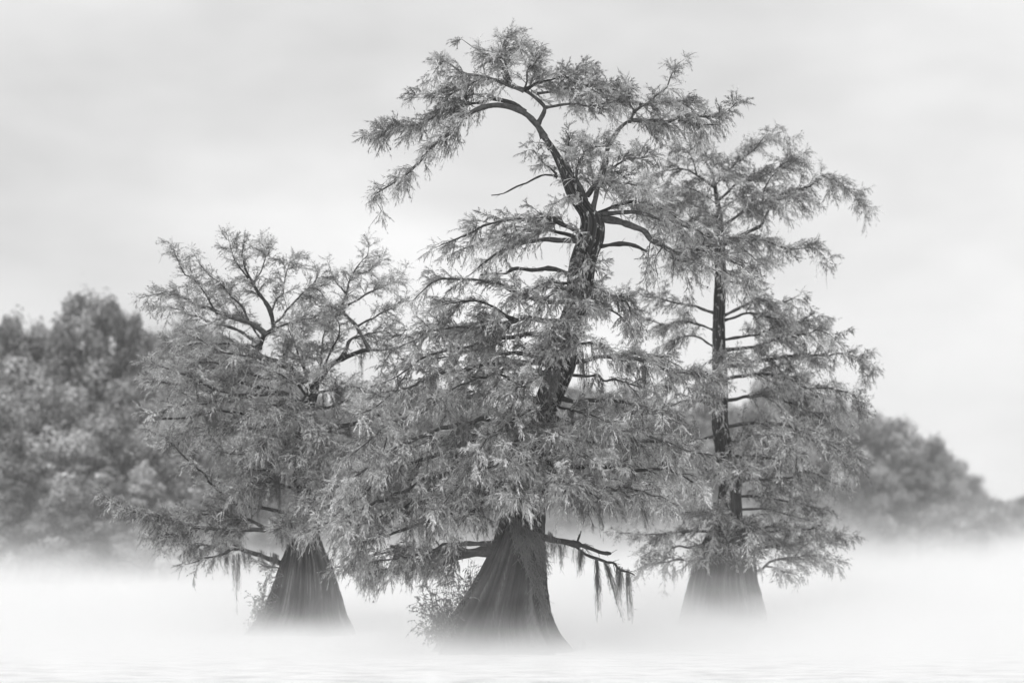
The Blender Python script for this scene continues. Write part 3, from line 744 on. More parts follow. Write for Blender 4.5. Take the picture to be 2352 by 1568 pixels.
BL = [
    ([(1652, 530), (1645, 505), (1625, 485)], (0, -1.5), (0.035, 0.005), .1, .75, 1.3, dict(droop=.5)),
    ([(1648, 470), (1610, 445), (1570, 430), (1530, 440)], (0, -1.0), (0.035, 0.005), .1, .8, 1.2, dict(droop=.55)),
    ([(1646, 480), (1690, 460), (1730, 450)], (0, -1.3), (0.035, 0.005), .1, .8, 1.1, dict(droop=.55)),
    ([(1642, 430), (1660, 400), (1690, 390)], (0, -1.0), (0.03, 0.005), .1, .75, 1.1, dict(droop=.5)),
    ([(1652, 560), (1610, 550), (1570, 560)], (0, -.9), (0.035, 0.005), .1, .8, 1.1, dict(droop=.55)),
    ([(1655, 640), (1700, 650), (1750, 670)], (0, .6), (0.035, 0.005), .1, .7, .7, dict(droop=.55)),
    ([(1640, 1250), (1625, 1265), (1605, 1285)], (0, -1.4), (0.04, 0.005), .1, .65, 1.0, dict(droop=.5)),
    ([(1690, 1245), (1710, 1260), (1735, 1275)], (0, -1.3), (0.04, 0.005), .1, .65, 1.0, dict(droop=.5)),
    ([(1665, 1215), (1668, 1235), (1672, 1255)], (0, -1.7), (0.04, 0.005), .1, .65, 1.1, dict(droop=.5)),
    ([(1642, 410), (1680, 385), (1730, 344), (1760, 310)], (0, -.5), (0.07, 0.006), .15, .75, .8, dict(droop=.5)),
    ([(1640, 410), (1620, 354), (1625, 310)], (0, .5), (0.06, 0.006), .15, .7, .8, dict(droop=.5)),
    ([(1700, 370), (1750, 330), (1800, 300), (1812, 315)], (-.3, .8), (0.035, 0.005), .1, .65, .8, dict(droop=.6)),
    ([(1640, 430), (1590, 400), (1540, 390), (1500, 400)], (0, -.4), (0.06, 0.006), .15, .8, .9, dict(droop=.55)),
    ([(1600, 400), (1580, 350), (1560, 330)], (0, -.8), (0.035, 0.005), .15, .7, .8, dict(droop=.5)),
    ([(1650, 460), (1700, 420), (1760, 400), (1820, 365), (1850, 350)], (0, .6), (0.06, 0.006), .2, .75, .9, dict(droop=.55)),
    ([(1650, 500), (1590, 470), (1530, 470), (1490, 490)], (0, .7), (0.06, 0.006), .15, .8, 1.1, dict(droop=.55)),
    ([(1655, 520), (1679, 508), (1742, 470), (1805, 454), (1868, 464)], (0, -.7), (0.07, 0.006), .2, .75, 1.2, dict(droop=.7)),
    ([(1660, 560), (1742, 521), (1763, 476), (1805, 440), (1860, 428), (1884, 405), (1931, 420), (1973, 462), (1990, 478)], (0, .4), (0.08, 0.006), .45, .62, 1.4, dict(droop=.75)),
    ([(1750, 500), (1759, 428), (1805, 382), (1840, 360)], (.2, -.6), (0.045, 0.005), .3, .65, .8, dict(droop=.6)),
    ([(1655, 560), (1700, 545), (1742, 550), (1805, 568), (1868, 572), (1898, 592)], (0, -.6), (0.06, 0.006), .2, .7, 1.0, dict(droop=.75)),
    ([(1650, 570), (1690, 560), (1740, 600), (1780, 610)], (0, 1.0), (0.05, 0.006), .2, .7, .9, dict(droop=.6)),
    ([(1648, 600), (1600, 580), (1550, 600), (1500, 620)], (0, .8), (0.05, 0.006), .2, .7, .8, dict(droop=.6)),
    ([(1640, 718), (1591, 702), (1540, 690), (1490, 680), (1440, 665)], (0, -.5), (0.055, 0.006), .25, .75, .8, dict(droop=.55)),
    ([(1638, 757), (1574, 736), (1530, 745), (1470, 735)], (0, .8), (0.05, 0.006), .2, .75, .8, dict(droop=.55)),
    ([(1638, 795), (1591, 770), (1550, 780), (1510, 800)], (0, -.8), (0.045, 0.006), .2, .7, .8, dict(droop=.6)),
    ([(1664, 724), (1700, 706), (1742, 690), (1800, 695), (1839, 680)], (0, .5), (0.06, 0.006), .25, .75, .9, dict(droop=.6)),
    ([(1665, 735), (1720, 720), (1780, 730), (1840, 740)], (0, -1.0), (0.05, 0.006), .3, .75, .9, dict(droop=.6)),
    ([(1668, 803), (1742, 794), (1826, 770), (1890, 760), (1931, 790)], (0, -.8), (0.065, 0.006), .2, .9, 1.0, dict(droop=.65)),
    ([(1665, 780), (1740, 765), (1820, 740), (1890, 740)], (0, 1.2), (0.055, 0.006), .2, .85, .9, dict(droop=.6)),
    ([(1665, 840), (1721, 833), (1790, 822), (1847, 819), (1931, 812), (1975, 822), (1998, 850)], (0, .3), (0.08, 0.006), .3, .85, 1.0, dict(droop=.7)),
    ([(1665, 870), (1769, 858), (1859, 890), (1949, 900), (1988, 945)], (0, -.6), (0.065, 0.006), .2, .9, 1.1, dict(droop=.65)),
    ([(1640, 870), (1590, 860), (1540, 880), (1490, 900)], (0, .9), (0.055, 0.006), .15, .85, .9, dict(droop=.6)),
    ([(1645, 930), (1590, 920), (1540, 930), (1490, 960)], (0, -.5), (0.05, 0.006), .2, .8, .8, dict(droop=.6)),
    ([(1660, 900), (1640, 890), (1620, 900)], (0, -2.0), (0.05, 0.006), .2, .85, 1.1, dict(droop=.5)),
    ([(1668, 830), (1680, 820), (1700, 830)], (0, -1.9), (0.05, 0.006), .2, .8, 1.1, dict(droop=.5)),
    ([(1665, 920), (1760, 910), (1850, 940), (1920, 985)], (0, .9), (0.065, 0.006), .15, .95, 1.0, dict(droop=.5)),
    ([(1665, 980), (1750, 970), (1840, 990), (1920, 1030), (1965, 1062)], (0, -1.0), (0.07, 0.006), .15, .95, 1.15, dict(droop=.5)),
    ([(1668, 1020), (1730, 1000), (1790, 1010), (1830, 1040)], (0, -2.4), (0.06, 0.006), .2, .9, 1.2, dict(droop=.5)),
    ([(1670, 1050), (1760, 1050), (1850, 1080), (1930, 1115)], (0, .4), (0.065, 0.006), .15, .9, 1.0, dict(droop=.5)),
    ([(1670, 1060), (1690, 1060), (1710, 1090)], (0, -2.6), (0.06, 0.006), .2, .9, 1.2, dict(droop=.5)),
    ([(1650, 1000), (1590, 1010), (1540, 1050), (1500, 1090)], (0, .8), (0.06, 0.006), .2, .85, 1.0, dict(droop=.5)),
    ([(1660, 1080), (1600, 1080), (1550, 1110)], (0, -1.6), (0.06, 0.006), .15, .85, 1.1, dict(droop=.5)),
    ([(1690, 1110), (1715, 1101), (1780, 1098), (1827, 1097)], (0, -1.2), (0.08, 0.02), .4, .75, .9, dict(droop=.5)),
    ([(1680, 1140), (1740, 1140), (1820, 1150), (1890, 1170)], (0, 1.0), (0.06, 0.006), .15, .85, 1.0, dict(droop=.5)),
    ([(1690, 1170), (1760, 1169), (1800, 1178), (1850, 1192), (1880, 1200)], (0, -.8), (0.05, 0.006), .3, .7, .8, dict(droop=.4)),
    ([(1670, 1160), (1650, 1170), (1630, 1190)], (0, -2.0), (0.05, 0.006), .2, .8, 1.2, dict(droop=.5)),
    ([(1690, 1190), (1710, 1200), (1730, 1220)], (0, -1.8), (0.05, 0.006), .2, .75, 1.1, dict(droop=.5)),
    ([(1650, 1180), (1590, 1180), (1530, 1170), (1470, 1165)], (0, .6), (0.05, 0.006), .15, .8, .9, dict(droop=.45)),
    ([(1640, 1220), (1580, 1220), (1521, 1227), (1460, 1225), (1409, 1222)], (0, -.9), (0.05, 0.005), .15, .65, .8, dict(droop=.4)),
    ([(1615, 1290), (1560, 1285), (1521, 1290), (1480, 1305), (1454, 1318)], (0, -.4), (0.045, 0.005), .2, .55, .8, dict(droop=.4)),
    ([(1620, 1250), (1570, 1255), (1510, 1265), (1470, 1280)], (0, .9), (0.045, 0.005), .15, .6, .8, dict(droop=.4)),
    ([(1725, 1315), (1745, 1308), (1778, 1290), (1859, 1278), (1920, 1290)], (0, -.7), (0.06, 0.005), .3, .65, 1.0, dict(droop=.4)),
    ([(1715, 1260), (1770, 1255), (1850, 1245), (1910, 1235), (1950, 1225)], (0, .5), (0.06, 0.005), .15, .75, 1.1, dict(droop=.35)),
    ([(1760, 1300), (1800, 1308), (1840, 1325)], (-.3, -1.0), (0.03, 0.005), .1, .5, 1.0, dict(droop=.5)),
    ([(1710, 1220), (1780, 1220), (1850, 1215), (1900, 1200)], (0, -1.4), (0.05, 0.006), .15, .75, .9, dict(droop=.4)),
]
for pts, off, r, f0, sub, dens, kw in BL:
    r = (r[0] * (.7 if pts[0][1] < 620 else .85), r[1])
    B.limb(pts, off, r, f0 * .7, sub * 1.2, dens * 1.9, **{'leaf': .38, 'lsize': 1.35, 'lwid': 1.6, 'cones': .05, 'tone': -.04, **kw})
B.finish()

# ------------------------------------------------------------------ hanging moss
def moss(p0, p1, D, off, length, n, label, lean=0.0, taper=0.3, tone=0.55, group="moss hanging from the cypresses", wid=0.0042):
    n = int(n * 0.7)
    """a beard of hair-thin strands hung along the line p0-p1 (pixels)"""
    a, b = P(p0[0], p0[1], D + off), P(p1[0], p1[1], D + off)
    L = length * (D + off) / F
    knots = rng.random(max(3, n // 9))
    u = np.clip(knots[rng.integers(0, len(knots), n)] + rng.normal(0, 0.035, n), 0, 1)
    st = a + (b - a) * u[:, None] + rng.normal(0, 0.025, (n, 3))
    ln = L * (1 - np.abs(2 * u - 1) ** 1.3 * 0.75) * rng.uniform(0.25, 1.0, n) ** 0.6
    m = 8
    s = np.linspace(0, 1, m)[None, :, None]
    mid = (a + b) / 2
    pull = (mid - st)[:, None] * taper * s ** 0.8
    C_ = st[:, None] + pull + np.cumsum(rng.normal(0, 0.012, (n, m, 3)), 1) * np.minimum(1, 3 * s)
    C_[:, :, 2] -= ln[:, None] * s[:, :, 0]
    C_[:, :, 0] += lean * ln[:, None] * s[:, :, 0]
    g = Geo()
    R = np.full((n, m), wid) * np.linspace(1, 0.45, m)[None]
    tubes(g, C_, R, 3, np.clip(rng.normal(tone, 0.18, n), 0, 1))
    # short curling side strands
    k = n * 5
    q = rng.integers(0, n, k); s2 = rng.uniform(0.05, 0.97, k)
    p, T = at_param(C_[q], s2)
    d = unit(rng.normal(0, 1, (k, 3)) + np.array([0, 0, -0.9]))
    leaves(g, p, d, rng.uniform(0.04, 0.13, k), rng.uniform(0.005, 0.010, k), np.clip(rng.normal(tone, 0.2, k), 0, 1), rng.uniform(0.1, 0.8, k))
    o = g.build("spanish_moss", M_MOSS, None, mid)
    tag(o, label, "moss", group)
    return o



def draped(path, D, rows, n, label, spread=8):
    """moss lying down the face of the bole along a pixel path"""
    ry = np.array([r[0] for r in rows])[::-1]; rl = np.array([r[1] for r in rows])[::-1]; rr = np.array([r[2] for r in rows])[::-1]
    pp = smooth_path(np.array(path, float), 6)
    st = []
    for i in rng.integers(0, len(pp), n):
        x, y = pp[i] + rng.normal(0, spread, 2)
        c, h = np.interp(y, ry, (rl + rr) / 2), np.interp(y, ry, (rr - rl) / 2)
        dx = np.clip((x - c) / h, -.97, .97)
        st.append(P(c + dx * h, y, D - 1.16 * math.sqrt(1 - dx * dx) * h * D / F - rng.uniform(0, .10)))
    st = np.array(st)
    d = unit(np.stack([rng.normal(.35, .5, n), rng.normal(-.25, .25, n), np.full(n, -1.0)], 1))
    C_ = curve_batch(st, d, rng.uniform(.08, .32, n), rng.uniform(-.1, .2, n), 5)
    g = Geo()
    tubes(g, C_, np.linspace(.006, .002, 5)[None].repeat(n, 0), 3, np.clip(rng.normal(.8, .2, n), 0, 1))
    k = n * 3
    p, T = at_param(C_[rng.integers(0, n, k)], rng.uniform(.1, 1, k))
    leaves(g, p, unit(T + rng.normal(0, .7, T.shape)), rng.uniform(.03, .1, k), rng.uniform(.006, .012, k), np.clip(rng.normal(.6, .2, k), 0, 1), rng.uniform(0, .6, k))
    tag(g.build("spanish_moss", M_MOSS, None, st[0]), label, "moss", "moss hanging from the cypresses")


ROWS_C = [(1496, 996, 1306), (1436, 1022, 1270), (1376, 1058, 1258), (1317, 1094, 1253), (1258, 1124, 1251), (1199, 1148, 1252), (1164, 1163, 1251)]
draped([(1180, 1205), (1195, 1250), (1215, 1290), (1235, 1340), (1252, 1400)], 60, ROWS_C, 520, "long moss rope lying diagonally down the shaggy trunk of the tallest cypress", 7)
draped([(1205, 1235), (1235, 1238), (1250, 1260), (1246, 1300)], 60, ROWS_C, 420, "moss mat round the root of the bare snag limb on the great trunk", 10)
draped([(1165, 1180), (1190, 1200), (1225, 1225)], 60, ROWS_C, 260, "moss band slanting across the throat of the great trunk", 7)
LD = "long moss strand dangling from the bare snag limb beside the tallest cypress"
for p0, p1, off, ln, n, lean, lab in [
    ((1315, 1258), (1342, 1264), -.35, 80, 90, .02, "short moss tuft under the upright stub of the bare snag limb"),
    ((1366, 1282), (1376, 1286), -.5, 150, 70, .04, LD), ((1386, 1290), (1395, 1294), -.55, 175, 60, .30, LD),
    ((1416, 1299), (1428, 1305), -.6, 130, 80, .03, LD), ((1438, 1309), (1446, 1312), -.65, 135, 50, .06, LD)]:
    moss(p0, p1, 60, off, ln, n, lab, lean, group="moss on the bare snag limb")
for p0, p1, off, ln, n, lean, lab in [
    ((1255, 1215), (1285, 1240), -.5, 80, 70, .05, "moss curtain where the bare snag limb leaves the great trunk"),
    ((1370, 1125), (1390, 1128), -2.4, 130, 60, .02, "thin dark moss tail below the drooping right-hand fronds"),
    ((1330, 1150), (1352, 1150), -2.6, 70, 50, .0, "ragged moss tuft below the fronds right of the great trunk"),
    ((1462, 1130), (1480, 1140), -2.2, 90, 45, .22, "slanting moss tail at the outer right fronds of the tallest cypress"),
    ((1320, 800), (1362, 820), -.8, 130, 90, .02, "moss sleeve hanging by the upper trunk above the right arm"),
    ((1395, 828), (1460, 828), -.6, 70, 90, .0, "moss fringe beneath the level right arm of the tallest cypress"),
    ((1460, 840), (1500, 850), -.8, 110, 60, .05, "dark moss tassel beneath the level right arm"),
    ((1240, 850), (1290, 850), -1.4, 110, 110, -.05, "moss hood shading the hollow on the upper trunk"),
    ((900, 1305), (960, 1305), -.8, 55, 80, .0, "moss fringe under the thick low limb, outer half"),
    ((800, 1302), (850, 1306), -1.0, 70, 70, .15, "moss fringe at the tip of the thick low limb"),
    ((980, 1295), (1040, 1285), -.5, 50, 70, .0, "moss fringe under the thick low limb near the trunk"),
    ((940, 1195), (980, 1195), -2.8, 80, 60, .02, "moss beard among the left skirt fronds above the low limb"),
    ((1050, 960), (1080, 955), -2.6, 120, 70, .03, "moss beard within the left skirt of the tallest cypress"),
    ((880, 1075), (905, 1070), -2.8, 110, 60, .03, "moss beard on the lower left skirt of the tallest cypress"),
    ((985, 860), (1010, 855), -2.4, 100, 60, .0, "moss beard high on the left skirt of the tallest cypress")]:
    moss(p0, p1, 60, off, ln, n, lab, lean)
for p0, p1, off, ln, n, lean, lab in [
    ((470, 957), (500, 957), -1.2, 60, 90, .15, "moss bundle on the thin bare bough of the broad-crowned cypress"),
    ((532, 1275), (552, 1270), -1.1, 145, 70, .02, "long moss tail under the lowest limb of the broad-crowned cypress"),
    ((552, 1266), (576, 1268), -1.0, 65, 60, .12, "short moss tuft beside the long moss tail under the lowest limb"),
    ((595, 1262), (640, 1275), -.7, 75, 110, .03, "wide moss curtain near the trunk under the lowest left limb"),
    ((450, 1270), (462, 1268), -1.2, 60, 40, .08, "small moss wisp at the far end of the lowest left limb"),
    ((622, 1085), (660, 1090), -1.3, 120, 120, .02, "thick moss beard above the short snag of the broad-crowned cypress"),
    ((580, 1080), (606, 1086), -1.2, 100, 80, .10, "moss beard left of the thick one above the short snag"),
    ((572, 1110), (592, 1112), -1.0, 120, 60, .15, "moss tail hanging off the end of the short snag"),
    ((545, 1216), (575, 1218), -.8, 60, 60, .02, "moss tuft under the mid left limb of the broad-crowned cypress"),
    ((700, 930), (730, 940), -1.3, 110, 80, .03, "moss drape on the fork of the broad-crowned cypress"),
    ((760, 870), (790, 875), -1.0, 120, 80, .02, "moss drape under the right crooked limb of the broad-crowned cypress"),
    ((820, 1290), (850, 1295), -1.0, 60, 50, .02, "moss tuft between the two left trunks")]:
    moss(p0, p1, 71.4, off, ln, n, lab, lean)
for p0, p1, off, ln, n, lean, lab in [
    ((1538, 1298), (1550, 1300), -.4, 70, 30, .02, "faint moss thread under the slender cypress's low left limb"),
    ((1900, 1290), (1920, 1295), -.7, 40, 40, .02, "faint moss wisp under the slender cypress's low right limb")]:
    moss(p0, p1, 77, off, ln, n, lab, lean)

for tree, D, cnt, lab in ((C, 60, 38, "small moss wisp on a skirt limb of the tallest cypress"), (A, 71.4, 28, "small moss wisp on a mid limb of the broad-crowned cypress")):
    cand = [p for p, f in tree.paths if 2.2 < p[len(p) // 2][2] < 7.5 and len(p) > 12]
    for _ in range(cnt):
        p = cand[rng.integers(0, len(cand))]
        q = p[rng.integers(len(p) // 4, len(p) - 3)]
        t_ = D / q[1]                         # back to pixels for the hanging line
        dv = q - CAM
        zc = dv[1] * cp + dv[2] * sp
        px, py = 1176 + F * dv[0] / zc, 784 - F * (-dv[1] * sp + dv[2] * cp) / zc
        moss((px - 9, py), (px + 9, py + 2), D, q[1] - D, rng.uniform(45, 115), 44, lab, rng.uniform(-.03, .1), group="moss wisps in the crowns")


# ------------------------------------------------------------------ shrubs at the feet of the trunks
def shrub(base, D, off, tips, label, leafn=26, bare=False):
    o = P(base[0], base[1], D + off); o[2] = 0.0
    root = tag(empty("shrub", o), label, "shrub", "shrubs at the feet of the cypresses")
    gs, gl = Geo(), Geo()
    for tx, ty, do in tips:
        for rep in range(3):
            e = P(tx + rng.normal(0, 9), ty + rng.normal(0, 9), D + off + do + rng.normal(0, .15))
            a = o + np.array([rng.normal(0, .06), rng.normal(0, .1), -0.05])
            mid = (a + e) / 2 + np.array([rng.normal(0, .05), rng.normal(0, .05), 0.12 * np.linalg.norm(e - a)])
            path = smooth_path(np.stack([a, mid, e]), 0.06)
            path += wobble(len(path), 0.012, .5)
            tubes(gs, path[None], np.linspace(0.009, 0.003, len(path))[None], 4, .35)
            k = 9
            ss = rng.uniform(.3, 1, k)
            st, T = at_param(np.repeat(path[None], k, 0), ss)
            d = unit(T * .5 + rng.normal(0, .7, (k, 3)))
            C2 = curve_batch(st, d, rng.uniform(.12, .38, k), rng.uniform(-.1, .5, k), 4)
            tubes(gs, C2, np.array([[.004, .0034, .003, .002]]).repeat(k, 0), 3, .4)
            q = np.repeat(np.arange(k), leafn // 2)
            p, T = at_param(C2[q], rng.uniform(.2, 1, len(q)))
            leaves(gl, p, unit(T + rng.normal(0, .8, T.shape)), rng.uniform(.035, .085, len(q)), rng.uniform(.015, .035, len(q)),
                   rng.uniform(.1, .9, len(q)), rng.uniform(0, .5, len(q)))
    gs.build("stems", M_TWIG, root, o)["kind"] = "stuff"
    gl.build("leaves", M_BUSH, root, o, smooth=False)["kind"] = "stuff"


shrub((1040, 1476), 60, -.9, [(962, 1395, -.2), (958, 1425, -.3), (968, 1440, -.5), (970, 1370, 0), (985, 1350, .1), (1000, 1410, -.6), (1030, 1350, -.5), (975, 1400, -.2), (985, 1440, -.3), (1000, 1375, 0), (1010, 1340, .2), (1030, 1320, .1), (1020, 1395, -.3), (1050, 1370, -.2), (990, 1420, -.4)],
      "leafy bush leaning off the left foot of the tallest cypress", 20)
shrub((1062, 1450), 60, -.2, [(1085, 1290, .2), (1075, 1310, .1), (1060, 1330, 0), (1092, 1305, .1)],
      "upright thin sprouts behind the leafy bush at the great trunk", 18)
shrub((600, 1442), 71.4, -.7, [(592, 1370, -.2), (605, 1340, 0), (585, 1400, -.3), (620, 1320, .1), (640, 1310, .1), (600, 1385, -.2), (590, 1430, -.1)],
      "sparse bush on the left foot of the broad-crowned cypress", 18)


# ------------------------------------------------------------------ grass tufts on the water
def tuft(px, py, D, w, h, n, label):
    o = P(px, py, D); o[2] = 0.0
    g = Geo()
    st = o + np.stack([rng.normal(0, w, n), rng.normal(0, w, n), np.full(n, -.02)], 1)
    d = unit(np.stack([rng.normal(.15, .5, n), rng.normal(0, .5, n), np.ones(n)], 1))
    C_ = curve_batch(st, d, h * rng.uniform(.4, 1, n), rng.uniform(0, .5, n), 5)
    tubes(g, C_, np.linspace(.007, .003, 5)[None].repeat(n, 0), 3, rng.uniform(.2, .9, n))
    tag(g.build("grass_tuft", M_BUSH, None, o), label, "grass", "grass tufts standing in the lake", kind="stuff")


def water_D(py):
    return 2.5 / math.tan(math.atan((py - 784) / F) - PITCH)


tuft(1318, 1484, 61, .14, .34, 40, "grass tuft at the right foot of the tallest cypress")
tuft(1345, 1482, 62, .08, .2, 16, "grass tuft at the right foot of the tallest cypress")
for x, y, w, h in ((372, 1452, .3, .26), (432, 1450, .35, .3), (480, 1453, .2, .2)):
    tuft(x, y, water_D(y), w, h, 40, "low grass tuft alone in open misty water left of the broad-crowned cypress")
tuft(800, 1462, 71, .12, .22, 18, "grass tuft at the right foot of the broad-crowned cypress")


# ------------------------------------------------------------------ the woods behind
def far_tree(kind, seed):
    """a prototype 10 m high: returns meshes for trunk and crown"""
    global rng
    keep, rng = rng, np.random.default_rng(seed)
    gt, gl = Geo(), Geo()
    H = 10.0
    if kind == 'cypress':
        tp = np.array([(0, 0, -.3, .75), (0, 0, .3, .55), (.05, 0, 1.2, .30), (0, .05, 3, .2), (.1, 0, 6, .14), (.05, 0, 9.6, .04)])
    else:
        tp = np.array([(0, 0, -.3, .34), (0, 0, .4, .27), (.1, .05, 2, .22), (.05, -.1, 4.5, .17), (.2, 0, 7, .10), (.15, .1, 9.0, .04)])
    path = smooth_path(tp, .4)
    tubes(gt, path[None, :, :3] + 0, path[None, :, 3], 10, .2)
    clumps = []
    n = {'round': 36, 'open': 30, 'cypress': 36, 'bushy': 34}[kind]
    for i in range(n):
        u = (i + rng.random()) / n
        ang = i * 2.4 + rng.normal(0, .5)
        if kind == 'cypress':
            z = 1.9 + 7.7 * u; w = 3.0 * (1 - u) ** .7 + .25
            rr = w * rng.uniform(.45, 1.0); sz = np.array([.85, .85, .42]) * (.75 + .5 * (1 - u))
        elif kind == 'bushy':
            z = .8 + 8.6 * u; w = 3.4 * math.sqrt(max(.04, 1 - (u * 1.05 - .12) ** 2))
            rr = w * rng.uniform(.5, 1.0); sz = np.array([1.0, 1.0, .75])
        elif kind == 'open':
            z = 3.4 + 6.2 * u; w = 2.9 * math.sqrt(max(.05, 1 - (u * 1.5 - .6) ** 2))
            rr = w * rng.uniform(.5, 1.05); sz = np.array([.8, .8, .55]) * rng.uniform(.7, 1.2)
        else:
            z = 2.4 + 7.0 * u; w = 3.3 * math.sqrt(max(.04, 1 - (u * 1.35 - .42) ** 2))
            rr = w * rng.uniform(.45, 1.0); sz = np.array([1.05, 1.05, .72]) * rng.uniform(.8, 1.15)
        c = np.array([rr * math.cos(ang), rr * math.sin(ang), z])
        clumps.append((c, sz))
        k = np.argmin(np.abs(path[:, 2] - max(.8, z - .35 * rr)))
        a = path[k, :3]
        br = smooth_path(np.stack([a, (a + c) / 2 + np.array([0, 0, .25]), c]), .3)
        br += wobble(len(br), .05, .5)
        tubes(gt, br[None], np.linspace(min(.09, path[k, 3] * .6), .015, len(br))[None], 5, .15)
        m = 420 if kind != 'open' else 380
        d = unit(rng.normal(0, 1, (m, 3)))
        q = c + d * (rng.random((m, 1)) ** .33) * sz
        # smaller sub-clumps break the outline
        sub = c + unit(rng.normal(0, 1, (7, 3))) * sz * rng.uniform(.7, 1.15, (7, 1))
        pick = rng.integers(0, 7, m // 2)
        q[:m // 2] = sub[pick] + rng.normal(0, .2, (m // 2, 3))
        tn = np.clip(rng.normal(.34 + rng.normal(0, .20), .12, m), 0, 1)
        nrm = unit((q - c) / sz + rng.normal(0, .35, (m, 3)) + np.array([0, 0, .25]))
        leaves(gl, q, unit(np.cross(nrm, rng.normal(0, 1, (m, 3)))), rng.uniform(.18, .36, m), rng.uniform(.10, .20, m), tn, rng.uniform(0, .2, m), nrm)
    mt = gt.mesh("far_trunk", M_TWIG)
    ml = gl.mesh("far_crown", M_LEAF_FAR, smooth=False)
    rng = keep
    return mt, ml


PROTO = {k: [far_tree(k, s) for s in seeds] for k, seeds in
         (('round', (1, 2)), ('open', (3, 4)), ('cypress', (5, 6)), ('bushy', (7, 8)))}
CNT = [0]


def far(px, D, top, wid, kind, label, group, name="tree", tone=1.0):
    i = CNT[0]; CNT[0] += 1
    base = P(px, 1300, D); base[2] = 0.0
    H = P(px, top, D)[2]
    mt, ml = PROTO[kind][i % 2]
    root = tag(empty(name, base), label, "tree", group)
    sw = wid * D / F / 6.6
    root.scale = (sw, sw, H / 10.0)
    root.rotation_euler[2] = i * 1.7
    for nm, me in (("trunk", mt), ("crown", ml)):
        o = bpy.data.objects.new(nm, me); COL.objects.link(o); o.parent = root
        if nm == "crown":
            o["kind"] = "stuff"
            v = tone * (0.85 + 0.3 * ((i * 0.618) % 1)); o.color = (v, v, v, 1)  # raised row tone puts haze paleness into the leaf colour


GL, GR, GM = "trees of the left-hand wood", "trees of the right-hand wood", "hazy trees far behind the cypresses"
lab_b = "dark tall tree in the back row of the wood behind the broad-crowned cypress"
for x, D, t, w, k in ((-50, 192, 743, 260, 'open'), (35, 196, 728, 240, 'open'), (110, 200, 773, 230, 'round'), (345, 196, 762, 230, 'round'),
                      (405, 188, 738, 240, 'round'), (470, 196, 752, 280, 'round'), (560, 192, 818, 280, 'round'), (640, 198, 868, 280, 'round'),
                      (160, 185, 818, 300, 'bushy'), (330, 182, 858, 280, 'bushy'), (430, 182, 878, 280, 'bushy'), (-20, 184, 798, 260, 'bushy')):
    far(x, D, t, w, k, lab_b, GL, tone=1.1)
far(195, 190, 672, 240, 'open', "tallest airy tree of the left-hand wood, sky showing through its open crown", GL)
far(265, 188, 698, 190, 'open', "airy tree pressed against the tallest open one in the left-hand wood", GL)
lab_m = "pale rounded tree in the middle row of the left-hand wood"
for x, D, t, w, k in ((15, 174, 872, 230, 'bushy'), (115, 176, 868, 220, 'bushy'), (255, 170, 935, 230, 'bushy'), (375, 174, 960, 230, 'bushy'),
                      (475, 172, 1000, 220, 'bushy'), (570, 176, 985, 220, 'bushy'), (-60, 170, 930, 220, 'bushy'), (170, 166, 990, 200, 'bushy'),
                      (60, 165, 990, 210, 'bushy')):
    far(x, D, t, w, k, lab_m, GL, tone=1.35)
lab_f = "low drooping cypress along the misty front edge of the left-hand wood"
for x, D, t, w in ((50, 160, 1075, 210), (245, 160, 1075, 200), (335, 158, 1090, 210), (430, 160, 1110, 210), (520, 161, 1100, 210), (600, 163, 1110, 220), (-40, 158, 1060, 200), (95, 163, 1050, 200), (200, 164, 1040, 200)):
    far(x, D, t, w, 'cypress', lab_f, GL, "cypress_tree")
far(152, 157, 1075, 220, 'cypress', "pale cypress whose flared foot shows faintly in mist before the left-hand wood", GL, "cypress_tree")
lab_h = "hazy rounded tree far behind the leaning cypress"
for j, x in enumerate(range(690, 1730, 80)):
    far(x, 262 + 12 * math.sin(j * 2.1), 905 + 28 * math.sin(j * 1.3), 210, ('round', 'bushy')[j % 2], lab_h, GM)
for j, x in enumerate(range(660, 1760, 110)):
    far(x, 238 + 6 * math.sin(j * 1.7), 1040 + 30 * math.sin(j * 1.9), 200, 'bushy', "low bushy tree in front of the hazy rounded trees behind the leaning cypress", GM)
lab_r = "dark grey tree on the falling treeline of the right-hand wood"
for x, D, t, w, k in ((1770, 236, 868, 210, 'round'), (1840, 246, 896, 200, 'bushy'), (1905, 256, 905, 200, 'round'), (1965, 266, 930, 190, 'bushy'),
                      (2025, 280, 954, 180, 'round'), (2080, 290, 985, 160, 'bushy'), (2135, 300, 1003, 150, 'round'), (2185, 310, 1045, 130, 'bushy'),
                      (2222, 322, 1088, 110, 'round'), (2250, 336, 1128, 90, 'bushy'),
                      (1800, 222, 985, 200, 'bushy'), (1880, 228, 1010, 190, 'bushy'), (1950, 235, 1045, 190, 'bushy'), (2020, 244, 1070, 180, 'bushy'), (2190, 270, 1110, 150, 'bushy')):
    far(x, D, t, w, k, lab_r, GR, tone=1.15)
far(2112, 250, 1050, 190, 'cypress', "cypress with dark straight trunk fading into mist before the right-hand wood", GR, "cypress_tree")
lab_l = "low distant tree at the far end of the right-hand wood"
for x, D, t, w in ((2288, 380, 1146, 90), (2325, 420, 1150, 90), (2362, 440, 1138, 100), (2400, 430, 1140, 90)):
    far(x, D, t, w, 'bushy', lab_l, GR)


